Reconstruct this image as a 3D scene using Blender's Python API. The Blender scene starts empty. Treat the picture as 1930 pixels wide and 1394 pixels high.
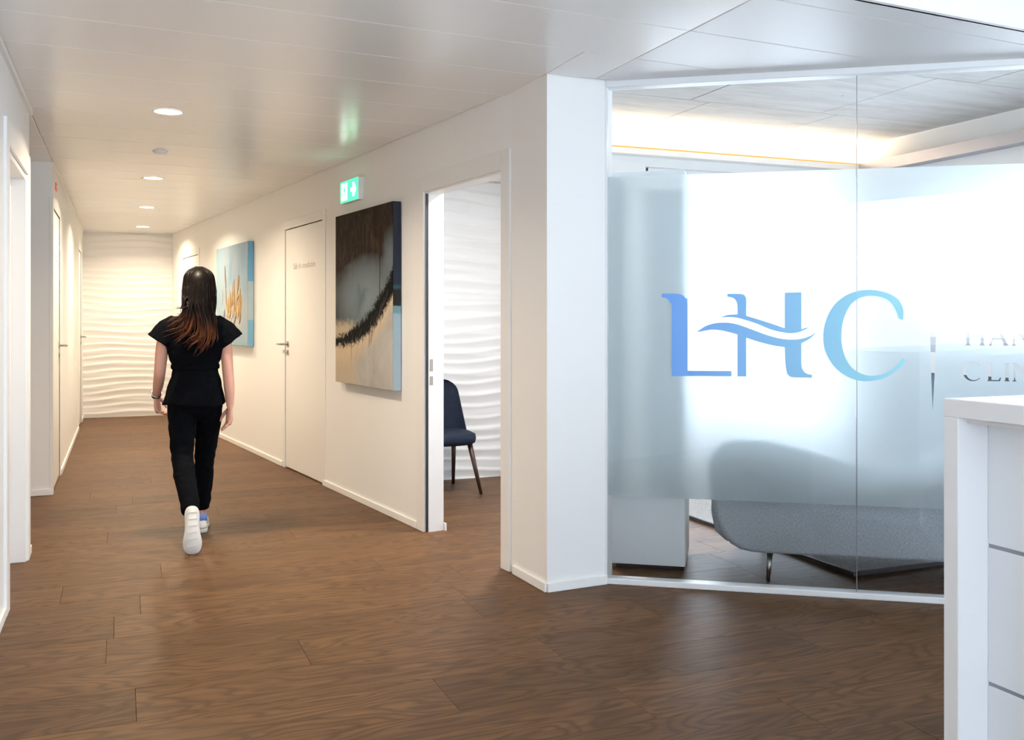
import bpy, bmesh, math, random
from mathutils import Vector, Matrix, noise
R = math.radians
random.seed(7)
SC = bpy.context.scene
COL = SC.collection

# ------------------------------------------------------------------ camera
cam_d = bpy.data.cameras.new('camera')
cam = bpy.data.objects.new('camera', cam_d)
COL.objects.link(cam)
cam.location = (0, 0, 1.30)
cam.rotation_euler = (R(90), 0, R(-22))
cam_d.sensor_width = 36
cam_d.lens = 36 * 1820 / 1930
cam_d.shift_y = -94 / 1930
cam_d.clip_start = 0.05
SC.camera = cam

# ------------------------------------------------------------------ world, exposure, daylight
SKY = (0.75, 0.865, 1.0)
w = bpy.data.worlds.new('world')
SC.world = w
w.use_nodes = True
w.node_tree.nodes['Background'].inputs[0].default_value = (*SKY, 1)
w.node_tree.nodes['Background'].inputs[1].default_value = 6.4
SC.view_settings.view_transform = 'Standard'
SC.view_settings.look = 'None'
SC.view_settings.exposure = 0.32
SC.view_settings.gamma = 1.0
SC.view_settings.use_curve_mapping = False
SC.cycles.use_denoising = True
SC.cycles.use_light_tree = False
SC.cycles.max_bounces = 8
SC.cycles.diffuse_bounces = 5
SC.cycles.use_adaptive_sampling = True
SC.cycles.adaptive_threshold = 0.06
SC.cycles.adaptive_min_samples = 16
SC.cycles.glossy_bounces = 4
SC.cycles.transmission_bounces = 6
SC.cycles.transparent_max_bounces = 16
SC.cycles.sample_clamp_indirect = 6
SC.cycles.caustics_refractive = True


def portal(name, loc, rot, sx, sy):
    l = bpy.data.lights.new(name, 'AREA')
    l.shape = 'RECTANGLE'
    l.size, l.size_y = sx, sy
    l.cycles.is_portal = True
    o = bpy.data.objects.new(name, l)
    COL.objects.link(o)
    o.location, o.rotation_euler = loc, rot
    return o


# daylight enters through real window openings; portals only guide the sampling of the sky
portal('daylight_street_side', (5.60, -0.3, 1.38), (0, R(90), 0), 2.7, 4.0)
portal('daylight_behind', (2.5, -2.45, 1.4), (R(90), 0, 0), 5.6, 2.6)
portal('daylight_waiting_back', (5.45, 7.6, 1.35), (R(-90), 0, 0), 2.3, 2.6)
portal('daylight_waiting_side', (6.85, 4.7, 1.84), (0, R(90), 0), 1.42, 4.8)

# ------------------------------------------------------------------ helpers


def setp(o, label=None, cat=None, group=None, kind=None):
    if label: o['label'] = label
    if cat: o['category'] = cat
    if group: o['group'] = group
    if kind: o['kind'] = kind
    return o


def empty(name, loc=(0, 0, 0), rz=0, parent=None):
    o = bpy.data.objects.new(name, None)
    COL.objects.link(o)
    o.location = loc
    o.rotation_euler = (0, 0, rz)
    o.empty_display_size = 0.1
    if parent: o.parent = parent
    return o


def thing(name, label, cat, loc=(0, 0, 0), rz=0, group=None):
    return setp(empty(name, loc, rz), label, cat, group)


class MB:
    """collects shapes into one mesh"""

    def __init__(s):
        s.v, s.f = [], []

    def add(s, v, f):
        n = len(s.v)
        s.v += [tuple(p) for p in v]
        s.f += [tuple(i + n for i in q) for q in f]
        return s

    def box(s, x0, x1, y0, y1, z0, z1):
        v = [(x0, y0, z0), (x1, y0, z0), (x1, y1, z0), (x0, y1, z0), (x0, y0, z1), (x1, y0, z1), (x1, y1, z1), (x0, y1, z1)]
        return s.add(v, [(0, 3, 2, 1), (4, 5, 6, 7), (0, 1, 5, 4), (1, 2, 6, 5), (2, 3, 7, 6), (3, 0, 4, 7)])

    def prism(s, poly, z0, z1):
        a = sum(poly[i][0] * poly[(i + 1) % len(poly)][1] - poly[(i + 1) % len(poly)][0] * poly[i][1] for i in range(len(poly)))
        if a < 0: poly = poly[::-1]
        n = len(poly)
        v = [(x, y, z0) for x, y in poly] + [(x, y, z1) for x, y in poly]
        f = [tuple(range(n))[::-1], tuple(range(n, 2 * n))] + [(i, (i + 1) % n, n + (i + 1) % n, n + i) for i in range(n)]
        return s.add(v, f)

    def loft(s, rings, cap=True):
        n = len(rings[0])
        v = [p for r in rings for p in r]
        f = []
        for i in range(len(rings) - 1):
            for j in range(n):
                a, b = i * n + j, i * n + (j + 1) % n
                f.append((a, b, b + n, a + n))
        if cap:
            f.append(tuple(range(n))[::-1])
            f.append(tuple(range((len(rings) - 1) * n, len(rings) * n)))
        return s.add(v, f)

    def tube(s, pts, rad, seg=12, round_end=True, flat=1.0, flat_axis=None):
        pts = [Vector(p) for p in pts]
        rad = list(rad)
        if round_end:
            d0 = (pts[0] - pts[1]).normalized()
            d1 = (pts[-1] - pts[-2]).normalized()
            r0, r1 = rad[0], rad[-1]
            pts = [pts[0] + d0 * r0, pts[0] + d0 * r0 * .7] + pts + [pts[-1] + d1 * r1 * .7, pts[-1] + d1 * r1]
            rad = [r0 * .15, r0 * .7] + rad + [r1 * .7, r1 * .15]
        rings = []
        up = Vector(flat_axis) if flat_axis else None
        prev = None
        for i, p in enumerate(pts):
            t = (pts[min(i + 1, len(pts) - 1)] - pts[max(i - 1, 0)]).normalized()
            if prev is None:
                ref = up if up else (Vector((0, 1, 0)) if abs(t.y) < .9 else Vector((1, 0, 0)))
            else:
                ref = prev
            a = (ref - t * ref.dot(t)).normalized()
            prev = a
            b = t.cross(a)
            rings.append([p + (a * math.cos(q) * flat + b * math.sin(q)) * rad[i] for q in (2 * math.pi * k / seg for k in range(seg))])
        return s.loft(rings)

    def ball(s, c, r, nu=16, nv=10):
        rx, ry, rz = (r, r, r) if not hasattr(r, '__len__') else r
        rings = []
        for i in range(nv + 1):
            th = math.pi * (i + .02) / (nv + .04)
            rings.append([(c[0] + rx * math.sin(th) * math.cos(2 * math.pi * k / nu), c[1] + ry * math.sin(th) * math.sin(2 * math.pi * k / nu), c[2] - rz * math.cos(th)) for k in range(nu)])
        return s.loft(rings)

    def build(s, name, mat, parent=None, smooth=False, bevel=0, seg=2, **kw):
        me = bpy.data.meshes.new(name)
        me.from_pydata(s.v, [], s.f)
        me.update()
        o = bpy.data.objects.new(name, me)
        COL.objects.link(o)
        if mat: me.materials.append(mat)
        if parent: o.parent = parent
        if smooth:
            for p in me.polygons: p.use_smooth = True
        if bevel:
            m = o.modifiers.new('bevel', 'BEVEL')
            m.width, m.segments, m.limit_method = bevel, seg, 'ANGLE'
            m.angle_limit = R(40)
            if seg > 1:
                for p in me.polygons: p.use_smooth = True
                m.harden_normals = True
        setp(o, **kw)
        return o


def box(name, mat, x0, x1, y0, y1, z0, z1, parent=None, bevel=0, **kw):
    return MB().box(x0, x1, y0, y1, z0, z1).build(name, mat, parent, bevel=bevel, seg=1 if bevel < .004 else 3, **kw)


def remeshed(mb, name, mat, parent, voxel, smooth_it=4, fn=None):
    """continuous skin over overlapping shapes"""
    o = mb.build(name, mat, parent)
    m = o.modifiers.new('r', 'REMESH')
    m.mode, m.voxel_size, m.use_smooth_shade = 'VOXEL', voxel, True
    m2 = o.modifiers.new('s', 'SMOOTH')
    m2.iterations, m2.factor = smooth_it, .5
    dg = bpy.context.evaluated_depsgraph_get()
    dg.update()
    me = bpy.data.meshes.new_from_object(o.evaluated_get(dg))
    o.modifiers.clear()
    old = o.data
    o.data = me
    bpy.data.meshes.remove(old)
    me.name = name
    if not me.materials: me.materials.append(mat)
    for p in me.polygons: p.use_smooth = True
    if fn:
        n = len(me.vertices)
        co, no = [0.0] * (3 * n), [0.0] * (3 * n)
        me.vertices.foreach_get('co', co)
        me.vertex_normals.foreach_get('vector', no)
        for i in range(n):
            co[3 * i:3 * i + 3] = fn(Vector(co[3 * i:3 * i + 3]), Vector(no[3 * i:3 * i + 3]))
        me.vertices.foreach_set('co', co)
    me.update()
    return o


def catmull(P, n):
    P = [Vector(p) for p in P]
    Q = [P[0] * 2 - P[1]] + P + [P[-1] * 2 - P[-2]]
    out = []
    m = len(P) - 1
    for k in range(n):
        t = k / (n - 1) * m
        i = min(int(t), m - 1)
        t -= i
        a, b, c, d = Q[i:i + 4]
        out.append(.5 * ((2 * b) + (c - a) * t + (2 * a - 5 * b + 4 * c - d) * t * t + (3 * b - a - 3 * c + d) * t ** 3))
    return out


# ------------------------------------------------------------------ materials


class NT:
    def __init__(s, name):
        s.m = bpy.data.materials.new(name)
        s.m.use_nodes = True
        s.t = s.m.node_tree
        s.b = s.t.nodes['Principled BSDF']
        s.out = s.t.nodes['Material Output']

    def n(s, typ, **kw):
        nd = s.t.nodes.new('ShaderNode' + typ)
        for k, v in kw.items():
            if k.startswith('_'):
                key = k[1:]
                key = int(key) if key.isdigit() else key
                s.l(v, nd.inputs[key])
            else:
                setattr(nd, k, v)
        return nd

    def l(s, a, b):
        if isinstance(a, bpy.types.NodeSocket):
            s.t.links.new(a, b)
        elif isinstance(a, bpy.types.Node):
            s.t.links.new(a.outputs[0], b)
        else:
            b.default_value = a

    def math(s, op, a, b=0.0, c=None):
        nd = s.n('Math', operation=op)
        s.l(a, nd.inputs[0])
        s.l(b, nd.inputs[1])
        if c is not None: s.l(c, nd.inputs[2])
        return nd.outputs[0]

    def mix(s, f, a, b, mode='MIX'):
        nd = s.n('Mix', data_type='RGBA', blend_type=mode)
        s.l(f, nd.inputs[0])
        s.l((*a, 1) if isinstance(a, tuple) and len(a) == 3 else a, nd.inputs[6])
        s.l((*b, 1) if isinstance(b, tuple) and len(b) == 3 else b, nd.inputs[7])
        return nd.outputs[2]

    def ramp(s, f, stops, interp='LINEAR'):
        nd = s.n('ValToRGB')
        r = nd.color_ramp
        r.interpolation = interp
        while len(r.elements) < len(stops): r.elements.new(.5)
        for e, (p, c) in zip(r.elements, stops):
            e.position = p
            e.color = (*c, 1) if hasattr(c, '__len__') else (c, c, c, 1)
        s.l(f, nd.inputs[0])
        return nd.outputs[0]

    def noise(s, vec, scale, detail=3, rough=.55, dist=0, w=None):
        nd = s.n('TexNoise')
        if w is not None:
            nd.noise_dimensions = '4D'
            s.l(w, nd.inputs['W'])
        s.l(vec, nd.inputs['Vector'])
        nd.inputs['Scale'].default_value = scale
        nd.inputs['Detail'].default_value = detail
        nd.inputs['Roughness'].default_value = rough
        nd.inputs['Distortion'].default_value = dist
        return nd.outputs[0]

    def vmul(s, v, xyz):
        nd = s.n('VectorMath', operation='MULTIPLY')
        s.l(v, nd.inputs[0])
        nd.inputs[1].default_value = xyz
        return nd.outputs[0]

    def bump(s, h, strength=.3, dist=.01):
        nd = s.n('Bump')
        nd.inputs['Strength'].default_value = strength
        nd.inputs['Distance'].default_value = dist
        s.l(h, nd.inputs['Height'])
        s.l(nd.outputs[0], s.b.inputs['Normal'])

    def set(s, **kw):
        for k, v in kw.items(): s.l(v, s.b.inputs[k.replace('_', ' ')])
        return s


def srgb(r, g, b):
    f = lambda c: (c / 255 / 12.92) if c / 255 <= .04045 else ((c / 255 + .055) / 1.055) ** 2.4
    return (f(r), f(g), f(b))


def plain(name, rgb, rough=.5, metal=0, spec=.5, bump=0, bscale=300):
    t = NT(name)
    t.set(Base_Color=(*rgb, 1), Roughness=rough, Metallic=metal)
    t.b.inputs['Specular IOR Level'].default_value = spec
    co = t.n('TexCoord').outputs['Object']
    nz = t.noise(co, bscale, 2)
    v = t.ramp(nz, [(0, .97), (1, 1.0)])
    t.l(t.mix(1.0, (*rgb, 1), v, 'MULTIPLY'), t.b.inputs['Base Color'])
    if bump: t.bump(nz, bump, .002)
    return t.m


M = {}
M['wall'] = plain('white_wall_paint', (.86, .85, .83), .55, bump=.06, bscale=260)
M['trim'] = plain('white_satin_trim', (.88, .87, .85), .35)
M['door'] = plain('white_door_laminate', (.84, .825, .80), .38)
M['lacquer'] = plain('white_gloss_lacquer', (.86, .86, .87), .22)
M['cabinet'] = plain('pale_cabinet_lacquer', (.86, .88, .9), .35)
M['panel'] = plain('ceiling_panel_enamel', (.90, .89, .87), .24, spec=.5)
M['backing'] = plain('ceiling_joint_white', (.9, .9, .88), .6)
M['relief'] = plain('white_relief_plaster', (.86, .85, .83), .45)
M['chrome'] = plain('brushed_nickel', (.42, .39, .36), .28, 1.0)
M['strip'] = plain('grey_metal_strip', (.34, .34, .38), .35, .6)
M['seal'] = plain('dark_rubber_seal', (.03, .03, .035), .6)
M['black'] = plain('black_cotton', (.0028, .0034, .0052), .9, spec=.06, bump=.25, bscale=900)
M['velvet'] = plain('navy_velvet', (.010, .016, .032), .75, spec=.25, bump=.2, bscale=700)
M['leg'] = plain('dark_walnut', (.055, .022, .014), .4)
M['skin'] = plain('skin', srgb(214, 160, 140), .5, spec=.35)
M['sole'] = plain('pale_rubber_sole', (.62, .61, .58), .6, bump=.2, bscale=120)
M['shoe'] = plain('white_shoe_leather', (.72, .71, .66), .5)
M['sock'] = plain('blue_sock_knit', srgb(112, 140, 205), .8, bump=.3, bscale=900)
M['bead'] = plain('dark_bracelet', (.05, .03, .03), .4)
M['steel'] = plain('steel_bracelet', (.5, .5, .48), .25, 1)
M['plastic'] = plain('white_plastic', (.93, .92, .9), .4)
M['letter'] = plain('grey_vinyl_lettering', (.46, .42, .38), .6)
M['red'] = plain('red_vinyl', srgb(240, 120, 120), .5)
M['recess'] = plain('slate_blue_panel', (.10, .15, .24), .6)
M['gap'] = plain('door_gap_grey', (.46, .43, .39), .7)
M['frame'] = plain('window_frame_white', (.82, .83, .84), .35)


def wood():
    t = NT('oak_vinyl_plank')
    co = t.n('TexCoord').outputs['Object']
    rnd = t.math('MULTIPLY', t.n('ObjectInfo').outputs['Random'], 37.0)
    lo = t.noise(t.vmul(co, (1.0, 5.0, 1)), 1.5, 4, .6, .6, w=rnd)
    # growth rings: contour lines of a slow stretched field
    fld = t.noise(t.vmul(co, (.9, 4.2, 1)), 1.25, 2, .5, .35, w=rnd)
    ring = t.math('SINE', t.math('MULTIPLY', fld, 112.0))
    ring = t.math('MULTIPLY', t.math('ADD', ring, 1.0), .5)
    ring = t.math('POWER', ring, 2.2)
    fine = t.noise(t.vmul(co, (2.2, 75.0, 1)), 3.0, 5, .7, .1, w=rnd)
    pore = t.ramp(t.noise(t.vmul(co, (5.0, 190.0, 1)), 2.5, 3, .6, 0, w=rnd), [(.52, 0.0), (.72, 1.0)])
    streak = t.noise(t.vmul(co, (.7, 16.0, 1)), 2.2, 4, .65, .3, w=rnd)
    c = t.ramp(streak, [(.28, srgb(74, 52, 39)), (.47, srgb(98, 71, 53)), (.66, srgb(116, 86, 67)), (.85, srgb(88, 62, 45))])
    c = t.mix(t.math('MULTIPLY', ring, .74), c, srgb(55, 36, 27))
    c = t.mix(t.math('MULTIPLY', pore, .8), c, srgb(46, 30, 23))
    c = t.mix(t.ramp(lo, [(.52, 0.0), (.74, .75)]), c, srgb(58, 38, 29))
    c = t.mix(.3, c, t.ramp(fine, [(.3, srgb(49, 32, 24)), (.7, srgb(139, 109, 88))]))
    kn = t.ramp(t.noise(t.vmul(co, (2.6, 8.5, 1)), 1.6, 2, .4, .5, w=t.math('ADD', rnd, 5.0)), [(.70, 0.0), (.80, .85)])
    c = t.mix(kn, c, srgb(38, 25, 18))
    tone = t.ramp(t.n('ObjectInfo').outputs['Random'], [(0, .84), (1, 1.12)])
    c = t.mix(1.0, c, tone, 'MULTIPLY')
    c = t.mix(1.0, c, (1.10, 1.03, .74), 'MULTIPLY')
    t.set(Base_Color=c, Roughness=t.ramp(fine, [(.2, .38), (.8, .54)]))
    t.b.inputs['Specular IOR Level'].default_value = .12
    t.bump(t.math('ADD', t.math('MULTIPLY', ring, -.3), t.math('MULTIPLY', pore, -.5)), .18, .002)
    return t.m


M['wood'] = wood()


def concrete():
    t = NT('board_marked_concrete')
    co = t.n('TexCoord').outputs['Object']
    a = t.noise(t.vmul(co, (1.2, 7, 1)), 1.2, 6, .7, .5)
    c = t.ramp(a, [(.3, (.50, .49, .48)), (.5, (.62, .615, .60)), (.7, (.70, .695, .68))])
    p = t.ramp(t.noise(co, 9, 2, .5), [(.76, 1.0), (.80, .4)])
    c = t.mix(1.0, c, p, 'MULTIPLY')
    t.set(Base_Color=c, Roughness=.8)
    t.bump(a, .3, .01)
    return t.m


M['concrete'] = concrete()


def perforated():
    t = NT('perforated_panel_enamel')
    co = t.n('TexCoord').outputs['Object']
    v = t.n('TexVoronoi')
    v.inputs['Randomness'].default_value = 0
    v.inputs['Scale'].default_value = 110
    t.l(co, v.inputs['Vector'])
    h = t.ramp(v.outputs['Distance'], [(.24, .35), (.32, 1.0)])
    t.set(Base_Color=t.mix(1.0, (.76, .76, .76), h, 'MULTIPLY'), Roughness=.32)
    return t.m


M['perf'] = perforated()


def emis(name, rgb, strength, rough=.5):
    t = NT(name)
    t.set(Base_Color=(*rgb, 1), Roughness=rough)
    t.l((*rgb, 1), t.b.inputs['Emission Color'])
    t.b.inputs['Emission Strength'].default_value = strength
    return t.m


M['lamp'] = emis('lamp_diffuser', (1, .84, .62), 7.0)
M['exit_green'] = emis('exit_green', (.06, .9, .36), 1.25)
M['exit_white'] = emis('exit_white', (.92, 1, .96), 4.0)
M['led'] = emis('warm_led_strip', (1, .45, .06), .95)
M['led'].node_tree.nodes['Principled BSDF'].inputs['Base Color'].default_value = (.12, .05, .01, 1)


def clear_glass():
    t = NT('clear_pane')
    t.t.nodes.remove(t.b)
    tr = t.n('BsdfTransparent')
    tr.inputs[0].default_value = (.985, .992, .992, 1)
    gl = t.n('BsdfGlossy')
    gl.inputs['Roughness'].default_value = 0.01
    fr = t.n('Fresnel')
    fr.inputs[0].default_value = 1.45
    mx = t.n('MixShader')
    t.l(t.math('MULTIPLY', fr.outputs[0], .9), mx.inputs[0])
    t.l(tr.outputs[0], mx.inputs[1])
    t.l(gl.outputs[0], mx.inputs[2])
    t.l(mx.outputs[0], t.out.inputs[0])
    return t.m


M['glass'] = clear_glass()


def frosted():
    t = NT('frosted_window_film')
    t.t.nodes.remove(t.b)
    rf = t.n('BsdfRefraction')
    rf.inputs['Color'].default_value = (.955, .98, .985, 1)
    rf.inputs['Roughness'].default_value = .36
    rf.inputs['IOR'].default_value = 1.4
    df = t.n('BsdfDiffuse')
    df.inputs[0].default_value = (.90, .95, .97, 1)
    tl = t.n('BsdfTranslucent')
    tl.inputs[0].default_value = (.9, .96, .97, 1)
    m1 = t.n('MixShader')
    m1.inputs[0].default_value = .5
    t.l(df.outputs[0], m1.inputs[1])
    t.l(tl.outputs[0], m1.inputs[2])
    m2 = t.n('MixShader')
    m2.inputs[0].default_value = .5
    t.l(rf.outputs[0], m2.inputs[1])
    t.l(m1.outputs[0], m2.inputs[2])
    t.l(m2.outputs[0], t.out.inputs[0])
    return t.m


M['film'] = frosted()


def logo_film():
    t = NT('blue_gradient_vinyl')
    x = t.n('SeparateXYZ')
    t.l(t.n('TexCoord').outputs['Object'], x.inputs[0])
    f = t.math('MULTIPLY', t.math('SUBTRACT', x.outputs[0], .27), .9)
    c = t.ramp(f, [(0, (.22, .46, .97)), (.45, (.34, .64, .97)), (1, (.46, .88, .97))])
    t.t.nodes.remove(t.b)
    df = t.n('BsdfDiffuse')
    t.l(c, df.inputs[0])
    tl = t.n('BsdfTranslucent')
    t.l(c, tl.inputs[0])
    mx = t.n('MixShader')
    mx.inputs[0].default_value = .12
    t.l(df.outputs[0], mx.inputs[1])
    t.l(tl.outputs[0], mx.inputs[2])
    t.l(mx.outputs[0], t.out.inputs[0])
    return t.m


M['logo'] = logo_film()

# ------------------------------------------------------------------ setting: constants
HC = 2.475          # ceiling panels
XL = -0.48          # left wall plane
Y0, Y1 = 6.018, 7.942   # recess in the left wall
YE = 14.0           # corridor end
B = Vector((1.853, 4.72, 0))
RW = R(-82.55)      # frame of the angled right wall: x towards the viewer, y into the wall
P0, P1 = (1.8825, 4.2136), (2.215, 4.239)
G0, GA = Vector((2.226, 4.26, 0)), math.atan2(-.5714, .8207)
YB = 7.48           # back wall of the rooms


def right(wd):      # point of the right wall face at distance wd from B
    return (B.x - .1296 * wd, B.y + .9916 * wd)


# ---- floor: slab with single planks
fl = box('floor', M['wood'], -2.2, 7.4, -3.2, 14.4, -.12, -.012, kind='structure')
PL, PW = 1.53, .305
pm = bpy.data.meshes.new('plank')
mb = MB()
g, b_, h_ = .0005, .0008, .012
x, y = PL / 2 - g, PW / 2 - g
v = [(-x, -y, -h_), (x, -y, -h_), (x, y, -h_), (-x, y, -h_), (-x, -y, -b_), (x, -y, -b_), (x, y, -b_), (-x, y, -b_),
     (-x + b_, -y + b_, 0), (x - b_, -y + b_, 0), (x - b_, y - b_, 0), (-x + b_, y - b_, 0)]
pm.from_pydata(v, [], [(8, 9, 10, 11)] + [(i, (i + 1) % 4, (i + 1) % 4 + 4, i + 4) for i in range(4)] + [(i + 4, (i + 1) % 4 + 4, (i + 1) % 4 + 8, i + 8) for i in range(4)])
pm.materials.append(M['wood'])
fixed = {0: 1.044, 1: .044, 3: -.057, 4: 1.499, 5: .078}
for k in range(-7, 37):
    yc = 3.05 + PW * (k + .5)
    off = fixed.get(k, random.uniform(0, PL))
    if yc > 7.6: xr = (-.75, 1.9)
    elif yc > 4.3: xr = (-1.6, 6.9)
    else: xr = (-.75, 5.6)
    n0 = math.floor((xr[0] - off) / PL)
    n1 = math.ceil((xr[1] - off) / PL)
    for n in range(n0, n1):
        o = bpy.data.objects.new('plank', pm)
        COL.objects.link(o)
        o.location = (off + (n + .5) * PL, yc, 0)
        o.parent = fl

# ---- left wall (near part with doorway, recess, far part with two doors)
TH = .16
m = MB()
m.box(XL - TH, XL, -3.1, 4.87, 0, 2.8).box(XL - TH, XL, 5.82, Y0, 0, 2.8).box(XL - TH, XL, 4.87, 5.82, 2.085, 2.8)
m.box(-1.6, XL - TH, Y0 - .12, Y0, 0, 2.6)                       # recess side towards the camera
m.box(-1.72, -1.6, Y0 - .12, Y1 + .16, 0, 2.6)                   # recess back
m.box(-1.6, XL, Y1, Y1 + .07, 0, 2.6)                            # recess far side
m.box(XL - TH, XL, Y1 + .07, 8.013, 0, 2.6).box(XL - TH, XL, 8.013, 8.876, 2.147, 2.6)
m.box(XL - TH, XL, 8.876, 12.55, 0, 2.6).box(XL - TH, XL, 12.55, 13.4, 2.147, 2.6).box(XL - TH, XL, 13.4, 14.2, 0, 2.6)
m.box(XL - TH - .05, XL - TH, 4.7, 5.9, 0, 2.3)
m.build('wall_left', M['wall'], kind='structure')

# ---- right wall, in its own frame (x = -distance from B)
wr = empty('wall_right', B, RW)
setp(wr, kind='structure')
m = MB()
m.box(-.01, .10, 0, .10, 0, 2.6)
m.box(-.986, -.01, 0, .10, 2.085, 2.6)
m.box(-2.936, -.986, 0, .10, 0, 2.6)
m.box(-3.969, -2.936, 0, .10, 2.095, 2.6)
m.box(-7.64, -3.969, 0, .10, 0, 2.6)
m.box(-8.60, -7.64, 0, .10, 2.10, 2.6)
m.box(-9.7, -8.60, 0, .10, 0, 2.6)
m.build('wall_face', M['wall'], wr)
# column next to the glass
q = right(-.10)
MB().prism([P0, P1, (2.30, 4.34), (2.30, 4.62), (q[0] + .1, q[1] + .03), q], 0, 2.62).build('wall_column', M['wall'], kind='structure')

# ---- relief (wave) surfaces


def relief(name, u0, u1, z0, z1, depth, du, dz, seed, at, parent=None):
    """horizontal dune ridges that rise, dip and merge"""
    nu, nz = int((u1 - u0) / du), int((z1 - z0) / dz)
    V, Fc = [], []
    for j in range(nz + 1):
        z = z0 + (z1 - z0) * j / nz
        for i in range(nu + 1):
            u = u0 + (u1 - u0) * i / nu
            w1 = noise.noise((u * 1.3 + seed, z * 2.1, seed)) * .055 + .018 * math.sin(u * 5.2 + z * 3 + seed)
            w2 = noise.noise((u * 1.7 + 9 + seed, z * 2.6, seed + 4)) * .05
            a = ((z + w1) / .091) % 1.0
            b = ((z + w2 + .03) / .155) % 1.0
            prof = lambda t: (t / .72) ** 1.6 if t < .72 else ((1 - t) / .28) ** .9
            am = .55 + .6 * noise.noise((u * 2.3 + seed, z * 1.4, 7.7))
            h = (.70 * am + .2) * prof(a) + .38 * prof(b)
            V.append(at(u, z, h * depth))
            if i < nu and j < nz:
                k = j * (nu + 1) + i
                Fc.append((k, k + 1, k + nu + 2, k + nu + 1))
    return MB().add(V, Fc).build(name, M['relief'], parent, smooth=True)


we = box('wall_end', M['wall'], XL - .3, 1.2, YE + .03, YE + .2, 0, 2.6, kind='structure')
relief('relief_panel', XL, .72, 0, HC, .015, .02, .0075, 3, lambda u, z, h: (u, YE + .02 - h, z), we)
wb = box('wall_back', M['wall'], 1.62, 3.6, YB + .03, YB + .18, 0, 3.05, kind='structure')
relief('relief_panel', 1.64, 3.45, 0, HC, .018, .02, .0075, 11, lambda u, z, h: (u, YB + .02 - h, z), wb)
# unseen wall between treatment room and waiting room, opening added to let daylight in
dvl = lambda a: (2.30 + 1.15 * a, 4.55 + 2.96 * a)
dvp = lambda a, b: [dvl(a), (dvl(a)[0] + .12, dvl(a)[1]), (dvl(b)[0] + .12, dvl(b)[1]), dvl(b)]
MB().prism(dvp(.80, 1), 0, 3.05).prism(dvp(.03, .80), 2.3, 3.05).build('wall_divider', M['wall'], kind='structure')

# ---- baseboards
BH, BT = .045, .013


def base_run(name, runs):
    m = MB()
    for a, b in runs:
        a, b = Vector((*a, 0)), Vector((*b, 0))
        d = (b - a).normalized()
        n = Vector((-d.y, d.x, 0))      # to the left of the run = towards the room
        p = [a, b, b + n * BT, a + n * BT]
        m.prism([(q.x, q.y) for q in p], 0.0005, BH)
    return m.build(name, M['trim'], bevel=.003, kind='structure')


base_run('baseboard_left', [((XL, 4.75), (XL, -3)), ((XL, Y0), (XL, 5.94)), ((XL, Y1), (-1.6, Y1)), ((XL, 12.5), (XL, 8.96)), ((XL, YE), (XL, 13.5))])
rr = lambda a: right(a)
base_run('baseboard_right', [(rr(1.09), rr(2.90)), (rr(4.05), rr(7.6)), (rr(8.65), rr(9.3))])
base_run('baseboard_column', [(P0, (q[0], q[1] - .03)), ((P1[0], P1[1]), P0)])

# ---- crown strip on the left wall
MB().box(XL, XL + .018, -3, Y0, HC - .03, HC - .002).box(XL, XL + .012, Y1, YE, HC - .02, HC - .002).build('trim_1', M['trim'], kind='structure')

# ---- ceiling: backing board plus single panels laid slightly askew
SL = .06
GXY = lambda s: (G0.x + .8207 * s, G0.y - .5714 * s)
ce = MB().prism([(-1.75, 2.56), (-1.75, 14.2), (2.3, 14.2), (2.3, 8.0), (3.45, 7.5), (2.32, 4.4), P1, GXY(2.27), (4.2, 2.9)], HC + .014, HC + .06).build('ceiling', M['backing'], kind='structure')


def clip(poly, inside, cross):
    out = []
    for i in range(len(poly)):
        a, b = poly[i], poly[(i + 1) % len(poly)]
        ia, ib = inside(a), inside(b)
        if ia: out.append(a)
        if ia != ib: out.append(cross(a, b))
    return out


def clip_line(poly, p, n):     # keep the side (x-p).n <= 0
    s = lambda a: (a[0] - p[0]) * n[0] + (a[1] - p[1]) * n[1]
    def cr(a, b):
        t = s(a) / (s(a) - s(b))
        return (a[0] + (b[0] - a[0]) * t, a[1] + (b[1] - a[1]) * t)
    return clip(poly, lambda a: s(a) <= 0, cr)


def panel(poly, mat, z=HC):
    if len(poly) < 3: return
    a = abs(sum(poly[i][0] * poly[(i + 1) % len(poly)][1] - poly[(i + 1) % len(poly)][0] * poly[i][1] for i in range(len(poly)))) / 2
    if a < .004: return
    o = MB().prism(poly, z, z + .014).build('ceiling_panel', mat, ce, bevel=.0025, seg=1)
    return o


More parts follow.
